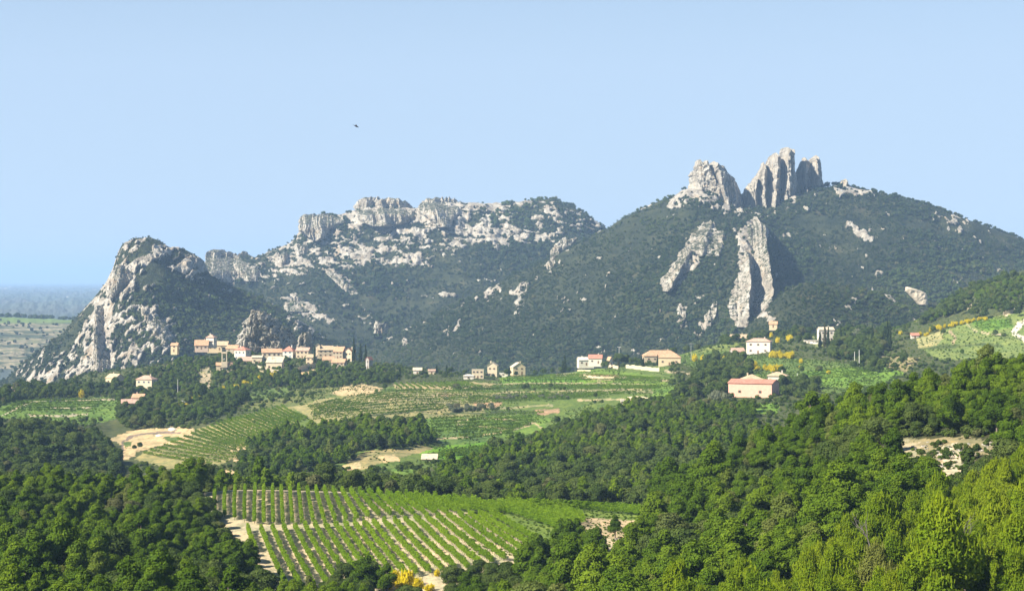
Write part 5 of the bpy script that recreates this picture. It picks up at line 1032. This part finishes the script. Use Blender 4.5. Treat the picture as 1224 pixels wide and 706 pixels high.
H(405, 428, 16, 8, 5.5, 'gx', 'stone', 'orange', 'stone house with orange roof near the right end of the village', rot=-.25, dm=9, nwin=3, floors=2, Dmin=1250)
H(418, 431, 13, 11, 4, 'gy', 'cream', 'brown', 'gabled cream house with shaded eaves at the right of the village', rot=-.35, dm=8, floors=2, nwin=2, Dmin=1250)
H(405, 441, 18, 8, 4, 'gx', 'stone', 'orange', 'rough stone farmhouse, lowest at the right of the village', rot=-.2, dm=8, floors=2, nwin=3, Dmin=1150)
H(392, 433, 13, 3, 3.5, 'shed', 'tan', 'orange', 'low orange lean-to between the stone farmhouse and the round tree', dm=7, nwin=1, chim=False, Dmin=1180)
H(441, 440, 8, 10.5, 3, 'gy', 'grey', 'red', 'small tower with red-orange roof past the right end of the village', rot=-.5, dm=5, floors=2, nwin=1, chim=False, Dmin=1180)
# left foot houses
H(8, 474, 19, 6, 3, 'hip', 'cream', 'rose', 'cream house half hidden by trees at the left edge', rot=.2, dm=9, nwin=3, Dmin=1000)
H(136, 459, 22, 7.5, 4.5, 'gx', 'ochre', 'tan', 'low house with big tan roof, leftmost of the three below the cliff', rot=-.6, dm=9, nwin=2, Dmin=1050)
H(174, 466, 24, 13, 4, 'hip', 'cream', 'rose', 'tall cream house with blue shutters below the tan tower house', rot=-.3, dm=8, floors=2, nwin=3, sh='blue', Dmin=1000)
H(154, 470, 14, 3, 1.2, 'flat', 'white', 'pale', 'flat white terrace building left of the tall cream house', dm=7, nwin=2, chim=False, Dmin=1000)
H(152, 487, 19, 5.5, 4, 'gx', 'pink', 'rose', 'pinkish low house in front of the tall cream house', rot=.2, dm=8, nwin=2, Dmin=900)
H(165, 484, 15, 9, 4, 'gx', 'rose', 'orange', 'two storey house with salmon roof joined behind the pinkish low house', rot=-.1, dm=7, floors=2, nwin=2, Dmin=930)
# centre hamlet
H(571, 452, 14, 10, 1, 'flat', 'cream', 'pale', 'flat-topped cream house at the left of the centre hamlet', dm=7, floors=2, nwin=3, chim=False, Dmin=980)
H(589, 450, 13, 13, 4, 'gy', 'cream', 'pale', 'tall gabled cream house in the middle of the centre hamlet', rot=-.12, dm=8, floors=2, nwin=2, Dmin=980)
H(619, 447, 18, 8.5, 5, 'gy', 'ochre', 'pale', 'broad gabled cream house at the right of the centre hamlet', rot=.25, dm=8, floors=2, nwin=2, Dmin=980)
H(560, 453, 12, 4, 1.5, 'hip', 'white', 'white', 'low white shed at the far left of the centre hamlet', dm=5, nwin=1, chim=False, Dmin=980, door=False)
H(602, 449, 10, 3, 1, 'flat', 'white', 'pale', 'low white wall building under the round tree of the hamlet', dm=4, nwin=1, chim=False, door=False, Dmin=980)
H(499, 447, 10, 5, 2.5, 'gx', 'white', 'pale', 'small white ruined house right of the cypress-lined field', dm=5, nwin=1, chim=False, Dmin=1000)
H(516, 447, 8, 4, 1.5, 'gx', 'cream', 'rose', 'tiny cream house between the ruined house and the slim cypresses', dm=5, nwin=1, chim=False, Dmin=1000)
# low farmhouses
H(700, 436, 20, 6, 3, 'gx', 'white', 'white', 'low white farmhouse below the utility pole', rot=.15, dm=8, nwin=3, Dmin=1000)
H(712, 434, 17, 6, 4, 'gx', 'white', 'red', 'white house with reddish roof joined behind the low farmhouse', rot=-.1, dm=8, nwin=2, Dmin=1030)
H(729, 436, 6, 6, 3.5, 'gy', 'white', 'orange', 'narrow annex with orange roof right of the low farmhouse', rot=.4, dm=5, nwin=1, chim=False, Dmin=1000)
H(790, 432, 44, 7, 6, 'hip', 'tan', 'orange', 'long tan villa with broad orange hip roof', rot=.10, dm=11, nwin=5, Dmin=1000)
H(801, 436, 28, 9, 4.5, 'hip', 'ochre', 'orange', 'front wing of the long villa with shaded veranda', rot=-.12, dm=8, nwin=3, Dmin=970, name='villa_wing')
# right plateau
H(908.5, 422, 32, 14, 3.5, 'hip', 'white', 'rose', 'white house with pale red roof above the yellow broom', rot=-.3, dm=9, floors=2, nwin=3, Dmin=1000)
H(882, 422, 17, 2, 4, 'gx', 'grey', 'rose', 'low tiled shed left of the white house above the broom', rot=.2, dm=7, nwin=1, chim=False, Dmin=960, sink=1)
H(884, 406, 22, 2.2, 4, 'gx', 'tan', 'tan', 'tan roofed house hidden among dark trees uphill of the white house', rot=.15, dm=9, nwin=2, Dmin=1100, sink=1)
H(925, 391, 11, 4, 3, 'gx', 'ochre', 'orange', 'small ochre house high on the plateau under the rock fin', rot=-.2, dm=6, nwin=1, Dmin=1150)
H(903, 475, 62, 17, 4, 'gx', 'pink', 'red', 'long pink house with dark red right gable and low red roof', rot=-.42, dm=13, floors=1, nwin=2, Dmin=760, chim=False, door=False)
H(900, 460, 24, 7, 5, 'hip', 'cream', 'tan', 'cream house with tan hip roof rising behind the long pink house', rot=.1, dm=10, nwin=2, Dmin=840, sink=2)
H(880, 463, 8, 6, 2, 'gy', 'white', 'white', 'little white gable left behind the long pink house', rot=-.2, dm=6, nwin=1, chim=False, Dmin=840, sink=2)
H(922, 465, 15, 7, 5, 'hip', 'tan', 'orange', 'orange-roofed wing at the right end behind the long pink house', dm=8, nwin=1, chim=False, Dmin=850, sink=2)
H(931, 459, 26, 10, 4, 'hip', 'white', 'tan', 'white house with tan roof behind the pole, right of the pink house', rot=-.15, dm=9, floors=1, nwin=3, Dmin=900)
H(951, 458, 14, 3, .6, 'flat', 'white', 'pale', 'low white terrace wall building right of the white house with pole', dm=3, nwin=1, chim=False, door=False, Dmin=900)
H(988, 408, 19, 14, 3, 'gx', 'white', 'pale', 'tall white house half hidden behind the row of cypresses', rot=.15, dm=8, floors=2, nwin=3, Dmin=1050)
H(972, 410, 20, 3, 1, 'flat', 'white', 'pale', 'low white terrace in front of the tall white house', dm=5, nwin=1, chim=False, door=False, Dmin=1040)
H(1094, 404, 9, 3.5, 2.5, 'gx', 'white', 'red', 'tiny hut with red roof in the meadow of the right hill', dm=4, nwin=1, chim=False, Dmin=980)
H(513, 551, 17, 2.5, 4, 'shed', 'stone', 'pale', 'low stone hut with pale slanting roof beside the bright green plot', dm=6, nwin=1, chim=False, door=False, Dmin=700, name='stone_hut', cat='hut')
H(744, 483, 4, 5, 1, 'flat', 'white', 'pale', 'tiny white field hut at the upper edge of the middle wood', dm=3, nwin=1, chim=False, door=False, Dmin=760, name='field_hut', cat='hut')
# chapel with open bell tower
D = float(ground_hit(267, 445, 1100, 1600)[0]); k_ = D/F; e = empty('chapel', (X(267, D), D+5, Z(445, D)-.3), .12); tag(e, 'stone chapel with an open slender bell tower in the village', 'chapel')
w = 19*k_; V, F_ = wall_geo('gx', w, 8, 9*k_, 3*k_); part('wall', V, F_, MW['ochre'], e); V, F_ = roof_geo('gx', w, 8, 9*k_, 3*k_); part('roof', V, F_, MT['orange'], e)
window(e, 'f', -w*.2, 2, w, 8, .8, 1.8, leaves=False); window(e, 'f', w*.2, 2, w, 8, .8, 1.8, leaves=False); window(e, 'f', 0, .02, w, 8, 1.3, 2.2, 'brown', 'door')
tw = 2.0; z0 = 10*k_; z1 = 25*k_; bx = [(-tw-.2, tw+.2, -tw-3, tw-3.2+.4, z0-2, z0+2)]
for sx in (-1, 1):
    for sy in (-1, 1): bx.append((sx*tw*.8-.33, sx*tw*.8+.33, -3+sy*tw*.8-.33, -3+sy*tw*.8+.33, z0+2.003, z1-1.2))
bx += [(-tw, tw, -tw-3, tw-3, z1-1.197, z1-.6), (-tw*.7, tw*.7, -tw*.7-3, tw*.7-3, z1-.597, z1)]; V, F_ = boxes(bx); bt = part('bell_tower', V, F_, MW['cream'], e)
vb_, fb_ = tube([(0, -3, z0+4.6), (0, -3, z0+4.3), (0, -3, z0+3.6), (0, -3, z0+3.2)], [.15, .4, .5, .75], 8); part('bell', vb_, fb_, MMET, bt)

# ---------------------------------------------------------------- walls, poles and small things
def stone_wall(line, hpx, label, Dmin, mat=MST, name='stone_wall', cat='wall', wob=.12):
    Q = smooth_line(line, 24); Dh = ground_hit(Q[:, 0], Q[:, 1], Dmin, 1700); Dh = np.convolve(np.pad(Dh, 2, mode='edge'), np.ones(5)/5, 'valid'); V, F_ = [], []; r = random.Random(len(line)*7+int(Q[0, 0]))
    o0 = (X(Q[0, 0], Dh[0]), Dh[0], Z(Q[0, 1], Dh[0]))
    for (p, q), d_ in zip(Q, Dh):
        x, zt = X(p, d_), float(ground_z(p, d_)); h_ = hpx*d_/F*(1+r.uniform(-wob, wob))
        V += [(x-o0[0], d_-o0[1]-.3, zt-.8-o0[2]), (x-o0[0], d_-o0[1]+.3, zt-.8-o0[2]), (x-o0[0], d_-o0[1]+.25, zt+h_-o0[2]), (x-o0[0], d_-o0[1]-.25, zt+h_-o0[2])]
    for i in range(len(Q)-1): b = i*4; F_ += [[b+k, b+4+k, b+4+(k+1) % 4, b+(k+1) % 4] for k in range(4)]
    F_ += [[0, 1, 2, 3], [len(V)-1, len(V)-2, len(V)-3, len(V)-4]]
    o = link(name, mesh_py(name, V, F_, mat), loc=o0); tag(o, label, cat)
stone_wall([(748, 440), (760, 441), (775, 443), (788, 444)], 4.5, 'pale stone wall running in front of the long tan villa', 950, MW['cream'])
stone_wall([(727, 439), (739, 441)], 4, 'short pale wall right of the low white farmhouse', 950, MW['cream'])
stone_wall([(690, 443), (706, 444)], 2, 'low yellowish wall below the low white farmhouse', 930, MW['ochre'])
stone_wall([(697, 452), (716, 454), (734, 454)], 4, 'ochre terrace wall set in the upper green field', 900, MW['ochre'])
stone_wall([(356, 445), (368, 441), (378, 440)], 6, 'golden retaining wall below the village middle', 1150, MW['ochre'])
stone_wall([(307, 440), (318, 444), (334, 446)], 4, 'rough stone retaining wall below the big pale farmhouse', 1100)
stone_wall([(56, 480), (95, 477), (137, 478)], 1.6, 'low pale wall along the top of the small green field at the left', 950)
stone_wall([(750, 476), (762, 475), (775, 477)], 2, 'pale wall at the upper edge of the middle wood', 820, MW['cream'])
stone_wall([(1199, 377), (1208, 374), (1216, 373)], 4, 'pale stone bank under the trees of the right hill', 1050, MW['cream'])
stone_wall([(960, 409), (975, 411), (985, 410)], 2, 'white garden wall before the cypress row', 1030, MW['white'])
def pole(px, py, hpx, label, Dmin, arm=True, mat=MWH, r0=.16, name='utility_pole'):
    x, y, z = gpoint(px, py, Dmin, 1700); h_ = hpx*y/F; e = empty(name, (x, y, z-.3)); tag(e, label, 'pole')
    V, F_ = tube([(0, 0, 0), (0, 0, h_*.5), (0, 0, h_+.3)], [r0, r0*.85, r0*.65], 8); part('pole_shaft', V, F_, mat, e)
    if arm: V, F_ = boxes([(-1.5, 1.5, -.1, .1, h_-.1, h_+.12)]); part('crossarm', V, F_, mat, e); V, F_ = boxes([(sx-.06, sx+.06, -.06, .06, h_+.122, h_+.42) for sx in (-1.3, 0.25, 1.3)]); part('insulators', V, F_, MGL, e)
pole(740, 436, 24, 'utility pole with crossarm above the low white farmhouse', 1000)
pole(1021.5, 437, 17, 'left of the two bare white posts in the right meadow', 880, False, r0=.18); pole(1027, 438, 20, 'right and taller of the two bare white posts in the right meadow', 870, False, r0=.2)
pole(212.5, 473, 20, 'pale pole standing right of the tall cream house', 980, False); pole(923, 458, 15, 'pole rising in front of the white house right of the pink one', 880, False, MMET); pole(953, 457, 11, 'short white pole beside the low terrace wall', 900, False)
pole(826, 432, 22, 'grey pole right of the long tan villa', 980, True, MMET); pole(900, 419, 8, 'slim mast before the white house above the broom', 1000, False, MMET, .09); pole(743, 605, 7, 'thin stake in the green strip at the vineyard end', 400, False, MBARK2, .05, 'stake')
pole(438.5, 441, 13, 'white mast beside the small red-roofed tower', 1150, False, r0=.3)
def blob(name, px, py, rx, ry, rz, mat, label, cat, Dmin=500, Dmax=1700, seed=0, group=None):
    import bmesh
    bm = bmesh.new(); bmesh.ops.create_icosphere(bm, subdivisions=3, radius=1); x, y, z = gpoint(px, py, Dmin, Dmax); co = np.array([v.co[:] for v in bm.verts]); n_ = 1+.30*noise(co[:, 0]*1.6+seed, co[:, 1]*1.6, co[:, 2]*1.6, 5)+.18*noise(co[:, 0]*4+seed, co[:, 1]*4, co[:, 2]*4, 6)
    for v, f_ in zip(bm.verts, n_): v.co = (v.co.x*f_*rx, v.co.y*f_*ry, v.co.z*f_*rz)
    me = bpy.data.meshes.new(name); bm.to_mesh(me); bm.free(); me.materials.append(mat); o = link(name, me, loc=(x, y, z)); o.rotation_euler.z = seed; tag(o, label, cat, group)
blob('rubble_pile', 206, 514, 2.2, 1.6, 1.5, MW['white'], 'white rubble pile at the back of the bare ground', 'rubble', 740)
blob('rubble_pile', 190, 521, 1.8, 1.2, .9, MW['white'], 'low pale rubble pile beside the curving track on bare ground', 'rubble', 740)
rb = random.Random(12)
for k_ in range(80):
    px = rb.choice([rb.uniform(1062, 1150), rb.uniform(1122, 1150), rb.uniform(1150, 1192)]); py = rb.uniform(527, 560 if 1122 < px < 1150 else 544); s_ = rb.uniform(.15, .55)
    blob('boulder', px, py, s_, s_*.8, s_*.55, MR, 'pale limestone boulder on the bare stony patch of the right slope', 'boulder', 240, 420, k_, 'boulders on the stony patch')
for px, py, s_ in ((964, 572, 1.1), (926, 578, 1.0), (932, 582, .7), (1022, 580, .8), (958, 576, .6), (745, 652, .9), (738, 645, .7), (605, 697, .9), (598, 700, .7)): blob('boulder', px, py, s_, s_*.8, s_*.7, MR, 'tan boulder showing in a small gap of the right wood', 'boulder', 240, 430, int(px), 'boulders in the gaps of the wood')
# bare grey dead trees
MBARK3 = m_plain('weathered_bark', (.11, .10, .085), .3, 3)
def dead_tree(px, py, Dd, h_, label, seed):
    r = random.Random(seed); D = Dd; x, y = X(px, D), D; z = Z(py, D); e = empty('dead_tree', (x, y, z)); tag(e, label, 'dead tree'); V, F_ = [], []
    def br(p, d, L, r0, dep):
        pts = [p]; 
        for i in range(4): d = (d+Vector((r.uniform(-.3, .3), r.uniform(-.3, .3), r.uniform(-.1, .25)))).normalized(); pts.append(pts[-1]+d*L/4)
        n0 = len(V); v, f = tube([tuple(q) for q in pts], [r0*(1-.18*i) for i in range(5)], 5); V.extend(v); F_.extend([[i+n0 for i in q] for q in f])
        if dep: 
            for k in range(4): br(pts[r.choice([1, 2, 3, 4])], (d+Vector((r.uniform(-1, 1), r.uniform(-1, 1), r.uniform(-.1, .6)))).normalized(), L*.58, r0*.5, dep-1)
    br(Vector((0, 0, 0)), Vector((.1, 0, 1)), h_, .13, 2); part('branches', V, F_, MBARK3, e)
dead_tree(1040, 668, 208, 3.2, 'bare grey fallen-limbed dead tree in a dark gap of the bright wood', 3); dead_tree(1142, 700, 185, 4.6, 'tall bare grey dead stem among the bright young pines', 5)
# bird
e = empty('bird', (X(425.5, 260), 260, Z(151, 260)), .3); tag(e, 'small dark bird gliding alone in the open sky', 'bird'); e.rotation_euler = (.35, .45, .3)
def prof(pts, n=8):
    V, F_ = tube([(p[0], 0, p[2]) for p in pts], [p[1] for p in pts], n); return V, F_
mb = m_plain('bird_plumage', (.035, .035, .04), .2); V, F_ = prof([(-.34, .005, 0), (-.2, .05, .0), (0, .09, 0), (.16, .08, .01), (.26, .06, .03), (.33, .05, .03), (.40, .012, .02)])
for s_ in (-1, 1):
    n0 = len(V); W_ = [(.14, .05*s_, .03), (.17, .30*s_, .10), (.02, .62*s_, .10), (-.08, .60*s_, .09), (-.06, .28*s_, .08), (-.08, .05*s_, .03)]
    V += W_+[(x, y, z-.02) for x, y, z in W_]; F_ += [[n0+i for i in range(6)], [n0+6+i for i in range(5, -1, -1)]]+[[n0+i, n0+(i+1) % 6, n0+6+(i+1) % 6, n0+6+i] for i in range(6)]
n0 = len(V); V += [(-.28, -.04, 0), (-.28, .04, 0), (-.50, .11, 0), (-.50, -.11, 0), (-.28, -.04, -.015), (-.28, .04, -.015), (-.50, .11, -.015), (-.50, -.11, -.015)]; F_ += [[n0, n0+1, n0+2, n0+3], [n0+7, n0+6, n0+5, n0+4], [n0, n0+4, n0+5, n0+1], [n0+2, n0+6, n0+7, n0+3], [n0+1, n0+5, n0+6, n0+2], [n0+3, n0+7, n0+4, n0]]
V = [(x*1.0, y*1.0, z) for x, y, z in V]; part('plumage', V, F_, mb, e)
